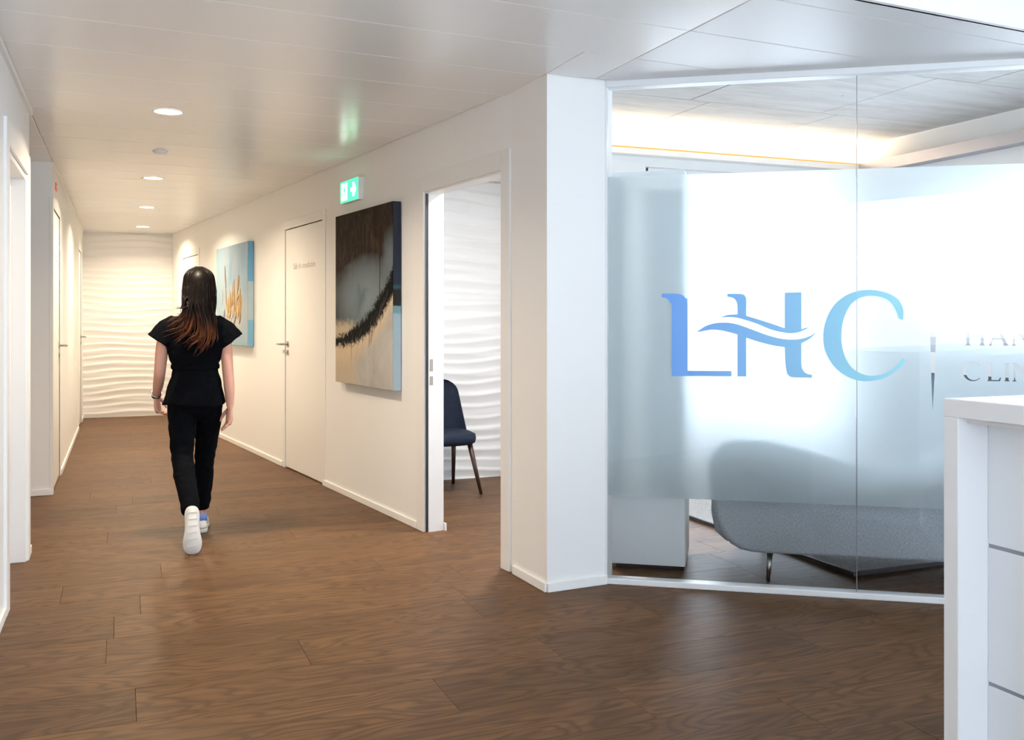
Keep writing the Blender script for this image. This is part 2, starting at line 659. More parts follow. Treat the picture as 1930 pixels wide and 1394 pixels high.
GAP = .0028
for k in range(-1, 26):
    a0, a1 = 2.79 + .45 * k, 2.79 + .45 * (k + 1)
    if k < 0: a0 = 2.655
    a0, a1 = a0 + GAP / 2, a1 - GAP / 2
    row = lambda xa, xb: [(xa, a0 + SL * xa), (xb, a0 + SL * xb), (xb, a1 + SL * xb), (xa, a1 + SL * xa)]
    xl = -1.59 if 5.6 < a0 < 7.95 else XL + .006
    if a1 < 4.6:      # foyer: plain field, then the perforated field up to the glass
        po = row(xl, 2.139)
        if a1 > 3.9:
            po = clip_line(po, (P0[0], P0[1] - .005), (0, 1)) if False else po
            pl_ = clip_line(po, (P0[0] - .006, 0), (1, 0))
            panel(pl_, M['panel'])
            pr = clip_line(clip_line(row(P0[0] - .004, 2.139), (0, P0[1] - .004), (0, 1)), (0, 9), (0, 1))
            panel(pr, M['panel'])
        else:
            panel(po, M['panel'])
        pf = clip_line(row(2.142, 4.2), (G0.x - .0, G0.y - .03), (.5714, .8207))
        pf = clip_line(pf, (0, P0[1] - .004), (0, 1))
        panel(pf, M['perf'])
    else:
        po = clip_line(row(xl, 2.3), (right(0)[0] - .006, right(0)[1]), (.9916, .1296))
        po = clip_line(po, (0, YE + .01), (0, 1))
        if xl < -1:
            po1 = clip_line(po, (XL + .003, 0), (-1, 0))
            po2 = clip_line(clip_line(clip_line(po, (XL, 0), (1, 0)), (0, Y0 + .004), (0, -1)), (0, Y1 - .004), (0, 1))
            panel(po1, M['panel'])
            panel(po2, M['panel'])
        else:
            panel(po, M['panel'])
# treatment-room ceiling
MB().prism([(B.x + .06, B.y), (right(2.8)[0] + .06, right(2.8)[1]), (1.60, YB), (3.45, YB), (2.42, 4.7)], HC - .03, HC + .012).build('ceiling_room', M['wall'], kind='structure')
# step up to the foyer ceiling
MB().prism([(-.7, 2.60), (5.7, 2.98), (5.7, 3.01), (-.7, 2.63)], HC, 2.78).build('trim_2', M['frame'], kind='structure')
box('ceiling_foyer', M['wall'], -.7, 5.7, -3.2, 2.99, 2.78, 2.9, kind='structure')
# foyer walls behind the camera with their windows
m = MB()
m.box(-.7, -.3, -2.55, -2.4, 0, 2.8).box(5.3, 5.7, -2.55, -2.4, 0, 2.8).box(-.3, 5.3, -2.55, -2.4, 0, .1).box(-.3, 5.3, -2.55, -2.4, 2.7, 2.8)
m.build('wall_behind', M['wall'], kind='structure')
m = MB()
m.box(5.5, 5.65, 1.7, 2.1, 0, 3.0).box(5.5, 5.65, -2.55, -2.3, 0, 2.8)
m.build('wall_street', M['wall'], kind='structure')

# ------------------------------------------------------------------ doors


def lever(parent, side=1, flip=1):
    """local: x along the door, y out of the door towards the viewer is negative"""
    h = MB()
    h.tube([(0, 0, 0), (0, -.008, 0)], [.026, .026], 20, False)
    hd = h.build('handle', M['chrome'], parent, smooth=False)
    MB().tube([(0, -.006, 0), (0, -.05, 0), (flip * .012, -.06, 0), (flip * .125, -.062, 0)], [.009, .009, .0095, .0085], 12).build('lever', M['chrome'], hd, smooth=True)
    k = MB().tube([(0, 0, -.075), (0, -.007, -.075)], [.024, .024], 20, False).build('keyhole_rosette', M['chrome'], parent)
    MB().box(-.004, .004, -.009, -.0065, -.085, -.066).build('keyhole', M['seal'], k)
    return hd, k


def place(objs, x, y, z):
    for o in objs: o.location = (x, y, z)


def text_mesh(name, body, size, mat, parent, loc, rot, sx=1.0, spacing=1.0):
    cu = bpy.data.curves.new(name, 'FONT')
    cu.body, cu.size, cu.align_x = body, size, 'CENTER'
    cu.extrude = .0004
    cu.offset = -.0016
    cu.space_character = spacing
    o = bpy.data.objects.new(name, cu)
    COL.objects.link(o)
    bpy.context.view_layer.update()
    dg = bpy.context.evaluated_depsgraph_get()
    me = bpy.data.meshes.new_from_object(o.evaluated_get(dg))
    COL.objects.unlink(o)
    bpy.data.objects.remove(o)
    o = bpy.data.objects.new(name, me)
    COL.objects.link(o)
    me.materials.clear()
    me.materials.append(mat)
    o.parent = parent
    o.location, o.rotation_euler, o.scale = loc, rot, (sx, 1, 1)
    return o


def door(n, w0, w1, top, frame_m, label_text=None, loc=None, rz=0, hx=None, flip=1):
    """flush door in a wall frame; x from w0 to w1"""
    d = empty('door_%d' % n, loc, rz)
    setp(d, kind='structure')
    fw = .075
    m = MB()
    m.box(w0 - fw, w0, -.006, .02, 0, top + fw).box(w1, w1 + fw, -.006, .02, 0, top + fw).box(w0, w1, -.006, .02, top, top + fw)
    m.build('door_frame', frame_m, d, bevel=.002, seg=1)
    lf = MB().box(w0 + .004, w1 - .004, .004, .045, .012, top - .005).build('leaf', M['door'], d, bevel=.002, seg=1)
    MB().box(w0, w1, .02, .06, 0, top).build('rebate', M['gap'], d)
    if hx is not None:
        place(lever(d, flip=flip), hx, .004, 1.09)
    if label_text:
        text_mesh('lettering', label_text[0], label_text[1], M['letter'], d, (label_text[2], .0034, label_text[3]), (R(90), 0, 0), label_text[4])
    return d


door(1, -3.969, -2.936, 2.095, M['door'], ('Salle de consultation', .078, -3.44, 1.735, .93), B, RW, -3.90, -1 + 2 * 0)
door(2, -8.60, -7.64, 2.10, M['door'], None, B, RW, -8.53, 1)
LW = R(90)          # frame of the left wall: x along +Y, y = -X (into the wall)
dl = door(3, 8.013, 8.876, 2.147, M['door'], None, (XL, 0, 0), LW, 8.82, -1)
MB().box(8.10, 8.80, .0035, .0045, 2.058, 2.062).build('panel_joint', M['letter'], dl)
for i, (a, b) in enumerate(((8.40, 8.52), (8.44, 8.56))):
    MB().box(a, b, .003, .0045, 1.80 - i * .035, 1.812 - i * .035).build('lettering', M['letter'], dl)
door(4, 12.55, 13.40, 2.147, M['door'], None, (XL, 0, 0), LW, 13.34, -1)
# open doorway in the near left wall
d5 = empty('door_5', (XL, 0, 0), LW)
setp(d5, kind='structure')
m = MB()
m.box(4.75, 4.87, -.014, .012, 0, 2.195).box(5.82, 5.925, -.014, .012, 0, 2.195).box(4.87, 5.82, -.014, .012, 2.085, 2.195)
m.build('door_frame', M['trim'], d5, bevel=.002, seg=1)
MB().box(5.79, 5.82, -.004, .07, 0, 2.085).box(5.775, 5.82, .07, .16, 0, 2.085).box(4.87, 5.82, .0, .16, 2.055, 2.0849).build('door_jamb', M['trim'], d5, bevel=.002, seg=1)
MB().box(4.88, 5.775, .125, .16, .01, 2.055).build('leaf', M['door'], d5)
# open doorway of the treatment room
d6 = empty('door_6', B, RW)
setp(d6, kind='structure')
m = MB()
m.box(-1.088, -.986, -.012, .0, 0, 2.19).box(-.0, .095, -.012, .0, 0, 2.19).box(-.986, 0.0, -.012, .0, 2.085, 2.19)
m.build('door_frame', M['door'], d6, bevel=.002, seg=1)
MB().box(-.984, -.976, .004, .018, 0, 2.083).build('door_seal', M['seal'], d6)
MB().box(-.986, -.972, .018, .12, 0, 2.083).box(-.012, .002, -.0, .10, 0, 2.083).box(-.986, -.01, .0, .10, 2.075, 2.0849).build('door_jamb', M['trim'], d6)
st = MB().box(-.9722, -.9705, .026, .048, .985, 1.06).box(-.9722, -.9705, .026, .048, .90, .955).build('strike_plate', M['chrome'], d6)
MB().box(-.986, -.955, .12, .133, 0.0005, BH).build('door_stop_base', M['trim'], d6)

# ------------------------------------------------------------------ glass partition with film, logo and lettering
gp = empty('window_1', G0, GA)
setp(gp, kind='structure')
GLEN = 3.95
MB().box(0, GLEN, -.025, .045, 0, .028).build('frame_rail', M['frame'], gp, bevel=.003, seg=1)
MB().box(-.01, GLEN, -.03, .05, HC - .03, HC + .02).build('frame_rail', M['frame'], gp, bevel=.003, seg=1)
MB().box(-.03, .006, -.03, .05, 0, HC).build('frame_post', M['frame'], gp, bevel=.003, seg=1)
SEAM = 1.1764
for a, b in ((.006, SEAM - .002), (SEAM + .002, 2.55), (2.554, GLEN)):
    MB().box(a, b, .0, .010, .02, HC - .02).build('glass_pane', M['glass'], gp)
for s_ in (SEAM, 2.552):
    MB().box(s_ - .0015, s_ + .0015, -.0005, .0105, .028, HC - .03).build('silicone_joint', M['strip'], gp)


def arc(cx, cy, rx, ry, a0, a1, n):
    return [(cx + rx * math.cos(R(a0 + (a1 - a0) * i / n)), cy + ry * math.sin(R(a0 + (a1 - a0) * i / n))) for i in range(n + 1)]


def glyph(ch):
    """roman capitals, height 1; returns (list of outlines, advance)"""
    st, th, sf = .16, .05, .05
    def stem(x, wd=st): return [(x - sf, 0), (x + wd + sf, 0), (x + wd + sf, .03), (x + wd, .07), (x + wd, .93), (x + wd + sf, .97), (x + wd + sf, 1), (x - sf, 1), (x - sf, .97), (x, .93), (x, .07), (x - sf, .03)]
    if ch == 'I': return [stem(.06)], .42
    if ch == 'L':
        return [[(.01, 0), (.66, 0), (.70, .2), (.66, .2), (.58, .06), (.22, .06), (.22, .93), (.27, .97), (.27, 1), (.01, 1), (.01, .97), (.06, .93), (.06, .07), (.01, .03)]], .88
    if ch == 'H':
        return [[(.01, 0), (.27, 0), (.27, .03), (.22, .07), (.22, .48), (.78, .48), (.78, .07), (.73, .03), (.73, 0), (.99, 0), (.99, .03), (.94, .07), (.94, .93), (.99, .97), (.99, 1), (.73, 1), (.73, .97), (.78, .93), (.78, .54), (.22, .54), (.22, .93), (.27, .97), (.27, 1), (.01, 1), (.01, .97), (.06, .93), (.06, .07), (.01, .03)]], 1.24
    if ch == 'A':
        return [[(0, 0), (.16, 0), (.16, .03), (.11, .06), (.22, .34), (.64, .34), (.76, .05), (.72, .03), (.72, 0), (1.0, 0), (1.0, .03), (.94, .06), (.52, 1.02), (.46, 1.02), (.06, .06), (0, .03)], [(.245, .40), (.43, .84), (.615, .40)]], 1.2
    if ch == 'N':
        return [[(.0, 0), (.2, 0), (.2, .03), (.14, .07), (.14, .80), (.86, -.02), (.92, -.02), (.92, .93), (.98, .97), (.98, 1), (.78, 1), (.78, .97), (.85, .93), (.85, .28), (.22, 1), (.0, 1), (.0, .97), (.08, .93), (.08, .07), (.0, .03)]], 1.2
    if ch == 'D':
        return [[(.01, 0), (.4, 0)] + arc(.4, .5, .5, .5, -90, 90, 18)[1:] + [(.01, 1), (.01, .97), (.06, .93), (.06, .07), (.01, .03)],
                [(.22, .06), (.22, .94)] + arc(.38, .5, .36, .44, 90, -90, 18)], 1.1
    if ch == 'C':
        o = arc(.52, .5, .51, .52, 42, 318, 26)
        i = arc(.57, .5, .41, .46, 316, 44, 24)
        return [o + i], 1.26


def outlines(word, x, z, h, gaps=None):
    out = []
    for i, ch in enumerate(word):
        polys, adv = glyph(ch)
        for p in polys: out.append([(x + a * h, z + b * h) for a, b in p])
        x += adv * h * (gaps or 1)
    return out


def sheet(name, loops, mat, parent, thick, yoff):
    """flat cut sheet in the glass plane; inner loops are holes"""
    cu = bpy.data.curves.new(name, 'CURVE')
    cu.dimensions, cu.fill_mode, cu.extrude = '2D', 'BOTH', thick / 2
    for lp in loops:
        sp = cu.splines.new('POLY')
        sp.points.add(len(lp) - 1)
        for p, (a, b) in zip(sp.points, lp): p.co = (a, b, 0, 1)
        sp.use_cyclic_u = True
    o = bpy.data.objects.new(name, cu)
    COL.objects.link(o)
    bpy.context.view_layer.update()
    me = bpy.data.meshes.new_from_object(o.evaluated_get(bpy.context.evaluated_depsgraph_get()))
    COL.objects.unlink(o)
    bpy.data.objects.remove(o)
    me.transform(Matrix.Rotation(R(90), 4, 'X'))
    bm = bmesh.new()
    bm.from_mesh(me)
    bmesh.ops.remove_doubles(bm, verts=bm.verts, dist=1e-5)
    bmesh.ops.recalc_face_normals(bm, faces=bm.faces)
    bm.to_mesh(me)
    bm.free()
    me.materials.clear()
    me.materials.append(mat)
    for p in me.polygons: p.use_smooth = False
    o = bpy.data.objects.new(name, me)
    COL.objects.link(o)
    o.parent = parent
    o.location = (0, yoff, 0)
    return o


FB, FT = .43, 2.0095
rect = lambda a, b: [(a, FB), (b, FB), (b, FT), (a, FT)]
spindle = [(1.4974, 1.2612), (1.5258, 1.2613), (1.5173, 1.0334), (1.5097, .8783), (1.504, 1.0332)]
cut = [spindle] + outlines('HAND', 1.649, 1.184, .0835, .96) + outlines('CLINIC', 1.638, 1.022, .0835, .98)
sheet('frosted_film', [rect(.008, SEAM - .0025)], M['film'], gp, .0012, .0112)
sheet('frosted_film', [rect(SEAM + .0025, 2.549)] + cut, M['film'], gp, .0012, .0112)
sheet('frosted_film', [rect(2.555, GLEN)], M['film'], gp, .0012, .0112)

L_ = [(0.2713, 1.4288), (0.3372, 1.4295), (0.3552, 1.4272), (0.3763, 1.4185), (0.3889, 1.4035), (0.3953, 1.3767), (0.3953, 1.0537), (0.6038, 1.0551), (0.6038, 1.0297), (0.3192, 1.0271), (0.3192, 1.3502), (0.3128, 1.3824), (0.2979, 1.405), (0.2713, 1.4127)]
H1 = [(0.5842, 1.4269), (0.6451, 1.4265), (0.6625, 1.4222), (0.6728, 1.4074), (0.6728, 1.3208), (0.727, 1.3039), (0.7881, 1.284), (0.8508, 1.2621), (0.8508, 1.4305), (0.9271, 1.4321), (0.9271, 1.258), (0.9591, 1.2675), (0.9511, 1.2581), (0.9191, 1.2445), (0.889, 1.2381), (0.8508, 1.2401), (0.7881, 1.2546), (0.727, 1.2808), (0.6707, 1.2997), (0.6245, 1.3124), (0.5832, 1.3146), (0.55, 1.3103), (0.5832, 1.3241), (0.6317, 1.3283), (0.6317, 1.3653), (0.6265, 1.3896), (0.6121, 1.4056), (0.5842, 1.4131)]
H2 = [(0.4373, 1.2399), (0.4792, 1.2699), (0.5313, 1.2859), (0.5935, 1.287), (0.6451, 1.2754), (0.7066, 1.2523), (0.7678, 1.2293), (0.8286, 1.2128), (0.879, 1.2078), (0.9291, 1.2122), (0.9691, 1.2269), (0.994, 1.2447), (0.981, 1.2259), (0.9591, 1.2081), (0.9271, 1.1892), (0.9271, 1.0985), (0.9311, 1.0694), (0.9411, 1.0539), (0.9541, 1.0457), (0.9751, 1.0418), (0.9751, 1.0272), (0.889, 1.0282), (0.8689, 1.0363), (0.8588, 1.056), (0.8528, 1.1083), (0.8508, 1.171), (0.7982, 1.1791), (0.7372, 1.1945), (0.6728, 1.2153), (0.6728, 1.0295), (0.6317, 1.029), (0.6317, 1.231), (0.5728, 1.2467), (0.5209, 1.254), (0.4792, 1.2486)]
C_ = [(1.3794, 1.2997), (1.3813, 1.3293), (1.3775, 1.3599), (1.3602, 1.3936), (1.3314, 1.4162), (1.2929, 1.4318), (1.2445, 1.4404), (1.1861, 1.4377), (1.1273, 1.4154), (1.0732, 1.3691), (1.0386, 1.3018), (1.0257, 1.2292), (1.0337, 1.1566), (1.0683, 1.0895), (1.1175, 1.0436), (1.1763, 1.0186), (1.2347, 1.0153), (1.2929, 1.0284), (1.3458, 1.0618), (1.3746, 1.0896), (1.3918, 1.1133), (1.3775, 1.1233), (1.3506, 1.0873), (1.3025, 1.0531), (1.2445, 1.04), (1.1958, 1.0497), (1.1519, 1.0801), (1.1224, 1.1314), (1.1087, 1.1933), (1.1087, 1.2553), (1.1195, 1.3121), (1.147, 1.3688), (1.1861, 1.4016), (1.2347, 1.4137), (1.2929, 1.4042), (1.3266, 1.3805), (1.3487, 1.3426), (1.3612, 1.3069)]


def smooth_loop(lp):
    """round the curved runs, keep the corners"""
    n = len(lp)
    out = []
    for i in range(n):
        a, b, c, d = (Vector(lp[(i + k) % n]) for k in (-1, 0, 1, 2))
        out.append(tuple(b))
        ok = lambda p, q, r: (q - p).length > 0 and (r - q).length > 0 and abs((q - p).angle(r - q)) < R(42)
        if (c - b).length > .02 and (c - b).length < .09 and (ok(a, b, c) or ok(b, c, d)):
            a_ = a if ok(a, b, c) else b * 2 - c
            d_ = d if ok(b, c, d) else c * 2 - b
            for t in (.33, .67):
                p = .5 * ((2 * b) + (c - a_) * t + (2 * a_ - 5 * b + 4 * c - d_) * t * t + (3 * b - a_ - 3 * c + d_) * t ** 3)
                out.append(tuple(p))
    return out


for lp in (L_, H1, H2, C_):
    sheet('logo_letter', [smooth_loop(lp)], M['logo'], gp, .0004, -.0008)

# ------------------------------------------------------------------ waiting room shell
XR = 6.70
ZC = 3.0
wbk = MB().box(3.45, 4.30, YB, YB + .15, 0, ZC).box(6.6, XR + .15, YB, YB + .15, 0, ZC).box(4.30, 6.6, YB, YB + .15, 2.66, ZC).box(4.3, 6.6, YB, YB + .15, 0, .06).build('wall_waiting_back', M['wall'], kind='structure')
m = MB()
m.box(XR, XR + .15, 1.9, 2.3, 0, ZC).box(XR, XR + .15, 7.1, YB, 0, ZC).box(XR, XR + .15, 2.3, 7.1, 2.55, ZC).box(XR, XR + .15, 2.3, 7.1, 0, 1.13)
m.build('wall_waiting_side', M['wall'], kind='structure')


def window(n, horiz, a, b, z0, z1, pos):
    wd = empty('window_%d' % n)
    setp(wd, kind='structure')
    def bar(u0, u1, q0, q1, nm='window_frame'):
        if horiz: MB().box(u0, u1, pos, pos + .05, q0, q1).build(nm, M['frame'], wd, bevel=.003, seg=1)
        else: MB().box(pos, pos + .05, u0, u1, q0, q1).build(nm, M['frame'], wd, bevel=.003, seg=1)
    bar(a, b, z0, z0 + .06)
    bar(a, b, z1 - .06, z1)
    bar(a, a + .06, z0, z1)
    bar(b - .06, b, z0, z1)
    mid = (a + b) / 2
    bar(mid - .04, mid + .04, z0, z1)
    for u0, u1 in ((a + .06, mid - .04), (mid + .04, b - .06)):
        if horiz: MB().box(u0, u1, pos + .02, pos + .028, z0 + .06, z1 - .06).build('glass_pane', M['glass'], wd)
        else: MB().box(pos + .02, pos + .028, u0, u1, z0 + .06, z1 - .06).build('glass_pane', M['glass'], wd)
    return wd


window(2, True, 4.30, 6.6, .06, 2.66, YB + .06)
window(3, False, 2.3, 7.1, 1.13, 2.55, XR + .06)
MB().box(XR - .10, XR + .06, 2.2, 7.2, 1.02, 1.15).build('trim_5', M['strip'], kind='structure')
MB().box(XR - .14, XR - .001, 2.2, 7.2, .84, 1.019).build('trim_6', M['frame'], kind='structure')
MB().box(XR - .06, XR - .001, 2.2, 7.2, .0, .839).build('trim_7', M['recess'], kind='structure')
window(4, False, -2.3, 1.7, 0, 2.78, 5.55)
window(5, True, -.3, 5.3, .1, 2.7, -2.5)
# raw concrete slab: cast fields with open joints, single pieces
cc = MB().prism([(2.2, 4.6), (2.4, 4.30), GXY(.02 + .1), GXY(4.1), (6.9, 1.9), (6.9, 7.7), (3.3, 7.7)], ZC + .03, ZC + .15).build('ceiling_concrete', M['concrete'], kind='structure')
xs = [2.2, 4.07, 5.32, 6.70]
ys = [2.0, 3.62, 5.18, 6.40, YB]
fields = []
for j in range(len(ys) - 1):
    for i in range(len(xs) - 1):
        sh = [0, .9, 0, .45][j] if 0 < i else 0
        x0 = xs[i] + (sh * .4 if i else 0)
        x1 = xs[i + 1] + ((([0, .9, 0, .45][j]) * .4) if i + 1 < len(xs) - 1 else 0)
        po = [(x0 + .006, ys[j] + .006), (x1 - .006, ys[j] + .006), (x1 - .006, ys[j + 1] - .006), (x0 + .006, ys[j + 1] - .006)]
        po = clip_line(po, GXY(.1), (-.5714, -.8207))
        po = clip_line(po, (2.45, 4.55), (-.931, .365))
        if len(po) > 2: MB().prism(po, ZC - .002 + .001 * ((i + j) % 3), ZC + .03).build('concrete_field', M['concrete'], cc)
# bulkhead over the glass so that the slab closes
MB().prism([GXY(.0), GXY(4.0), (G0.x + .8207 * 4 + .0571, G0.y - .5714 * 4 + .082), (G0.x + .0571, G0.y + .082)], HC + .02, ZC + .1).build('wall_bulkhead', M['wall'], kind='structure')
# light cove along the back wall and box along the side wall
cv = MB().box(3.45, XR, YB - .12, YB, 2.74, 2.765).box(3.45, XR, YB - .12, YB - .105, 2.765, 2.79).build('trim_3', M['wall'], kind='structure')
MB().box(3.5, XR - .1, YB - .118, YB - .108, 2.7902, 2.806).build('led_strip', M['led'], cv)
MB().box(XR - .14, XR, 1.95, YB - .13, 2.70, 2.80).build('trim_4', M['strip'], kind='structure')
lt = bpy.data.lights.new('cove_light', 'AREA')
lt.shape, lt.size, lt.size_y, lt.energy, lt.color = 'RECTANGLE', 3.1, .06, 36, (1, .76, .5)
o = bpy.data.objects.new('cove_light', lt)
COL.objects.link(o)
o.location, o.rotation_euler = (5.05, YB - .07, 2.80), (R(180), 0, 0)

# ------------------------------------------------------------------ ceiling lights and fittings


def downlight(x, y, label, power):
    t = thing('downlight', label, 'ceiling light', (x, y, HC), 0, 'round recessed downlights in the corridor ceiling')
    ring = MB()
    rings = []
    for r_, z_ in ((.088, -.0005), (.088, -.004), (.082, -.006), (.074, -.004), (.072, .004)):
        rings.append([(r_ * math.cos(2 * math.pi * k / 32), r_ * math.sin(2 * math.pi * k / 32), z_) for k in range(32)])
    ring.loft(rings, False).build('rim', M['plastic'], t, smooth=True)
    MB().tube([(0, 0, -.0025), (0, 0, -.0005)], [.0735, .0735], 32, False).build('diffuser', M['lamp'], t)
    l = bpy.data.lights.new('downlight_lamp', 'AREA')
    l.shape, l.size, l.energy, l.color = 'DISK', .13, power, (1, .83, .61)
    l.spread = R(150)
    lo = bpy.data.objects.new('downlight_lamp', l)
    COL.objects.link(lo)
    lo.parent = t
    lo.location = (0, 0, -.008)
    return t


PWR = 28
for (x, y), lb in zip(((.265, 3.455), (.242, 5.770), (.241, 8.510), (.241, 10.731), (.243, 13.006)),
                      ('round downlight nearest the top edge of the photo, just out of view', 'largest bright round downlight in the corridor ceiling, nearest in view', 'second bright round downlight down the corridor, behind the smoke detector',
                       'third bright round downlight down the corridor ceiling', 'farthest small round downlight, just before the end wall')):
    downlight(x, y, lb, (PWR if y < 12 else 21) if y > 4 else 8)
sd = thing('smoke_detector', 'small white round smoke detector between the first two downlights', 'smoke detector', (.2475, 7.148, HC))
MB().loft([[(r_ * math.cos(2 * math.pi * k / 24), r_ * math.sin(2 * math.pi * k / 24), z_) for k in range(24)] for r_, z_ in ((.05, 0), (.05, -.006), (.042, -.011), (.040, -.016), (.03, -.019))]).build('housing', M['plastic'], sd, smooth=True)
MB().tube([(0, 0, -.018), (0, 0, -.022)], [.018, .014], 16, False).build('sensor', M['plastic'], sd)
# treatment room lamp
tl = thing('downlight', 'round downlight hidden in the ceiling above the navy chair', 'ceiling light', (2.28, 5.45, HC - .03))
MB().tube([(0, 0, -.0025), (0, 0, -.0005)], [.0735, .0735], 32, False).build('diffuser', M['lamp'], tl)
l = bpy.data.lights.new('downlight_lamp', 'AREA')
l.shape, l.size, l.energy, l.color = 'DISK', .2, 46, (1, .96, .93)
lo = bpy.data.objects.new('downlight_lamp', l)
COL.objects.link(lo)
lo.parent = tl
lo.location = (0, 0, -.008)

# exit sign on the right wall
ex = thing('exit_sign', 'lit green emergency exit sign with white arrow above the dark painting', 'exit sign', (*right(2.215), 2.235), RW)
MB().box(-.184, .184, -.042, 0, -.08, .08).build('housing', M['plastic'], ex, bevel=.004, seg=2)
MB().box(-.180, .180, -.046, -.042, -.077, .077).build('face', M['exit_green'], ex)
dr = MB().box(-.155, -.035, -.0475, -.046, -.062, .062).build('door_symbol', M['exit_white'], ex)
m = MB()
yy = lambda pts: [(a, -.0482, b) for a, b in pts]
def plate(m, pts):
    n = len(pts)
    m.add([(a, -.0487, b) for a, b in pts] + [(a, -.0474, b) for a, b in pts], [tuple(range(n)), tuple(range(n, 2 * n))[::-1]] + [(i, n + i, n + (i + 1) % n, (i + 1) % n) for i in range(n)])
m.tube([(-.085, -.0474, .041), (-.085, -.0487, .041)], [.009, .009], 14, False)
plate(m, [(-.100, .028), (-.078, .030), (-.070, .005), (-.086, .000), (-.108, .004)])
plate(m, [(-.086, .002), (-.070, .004), (-.052, -.018), (-.062, -.048), (-.071, -.046), (-.066, -.020)])
plate(m, [(-.100, .004), (-.086, .002), (-.092, -.022), (-.124, -.030), (-.126, -.022), (-.104, -.014)])
plate(m, [(-.082, .030), (-.078, .024), (-.058, .014), (-.056, .020)])
m.build('running_figure', M['exit_green'], ex)
m = MB()
plate(m, [(.045, .014), (.088, .014), (.082, .050), (.105, .050), (.150, 0), (.105, -.050), (.082, -.050), (.088, -.014), (.045, -.014)])
m.build('arrow', M['exit_white'], ex)

rs = thing('wall_sign', 'tiny red sign seen edge-on, above the left corridor door', 'sign', (XL, 7.62 + .72, 2.34), LW)
MB().box(-.06, .06, -.008, 0, -.03, .03).build('plate', M['red'], rs, bevel=.002, seg=1)
MB().box(-.05, .05, -.009, -.008, -.004, .004).build('stripe', M['plastic'], rs)

# ------------------------------------------------------------------ paintings


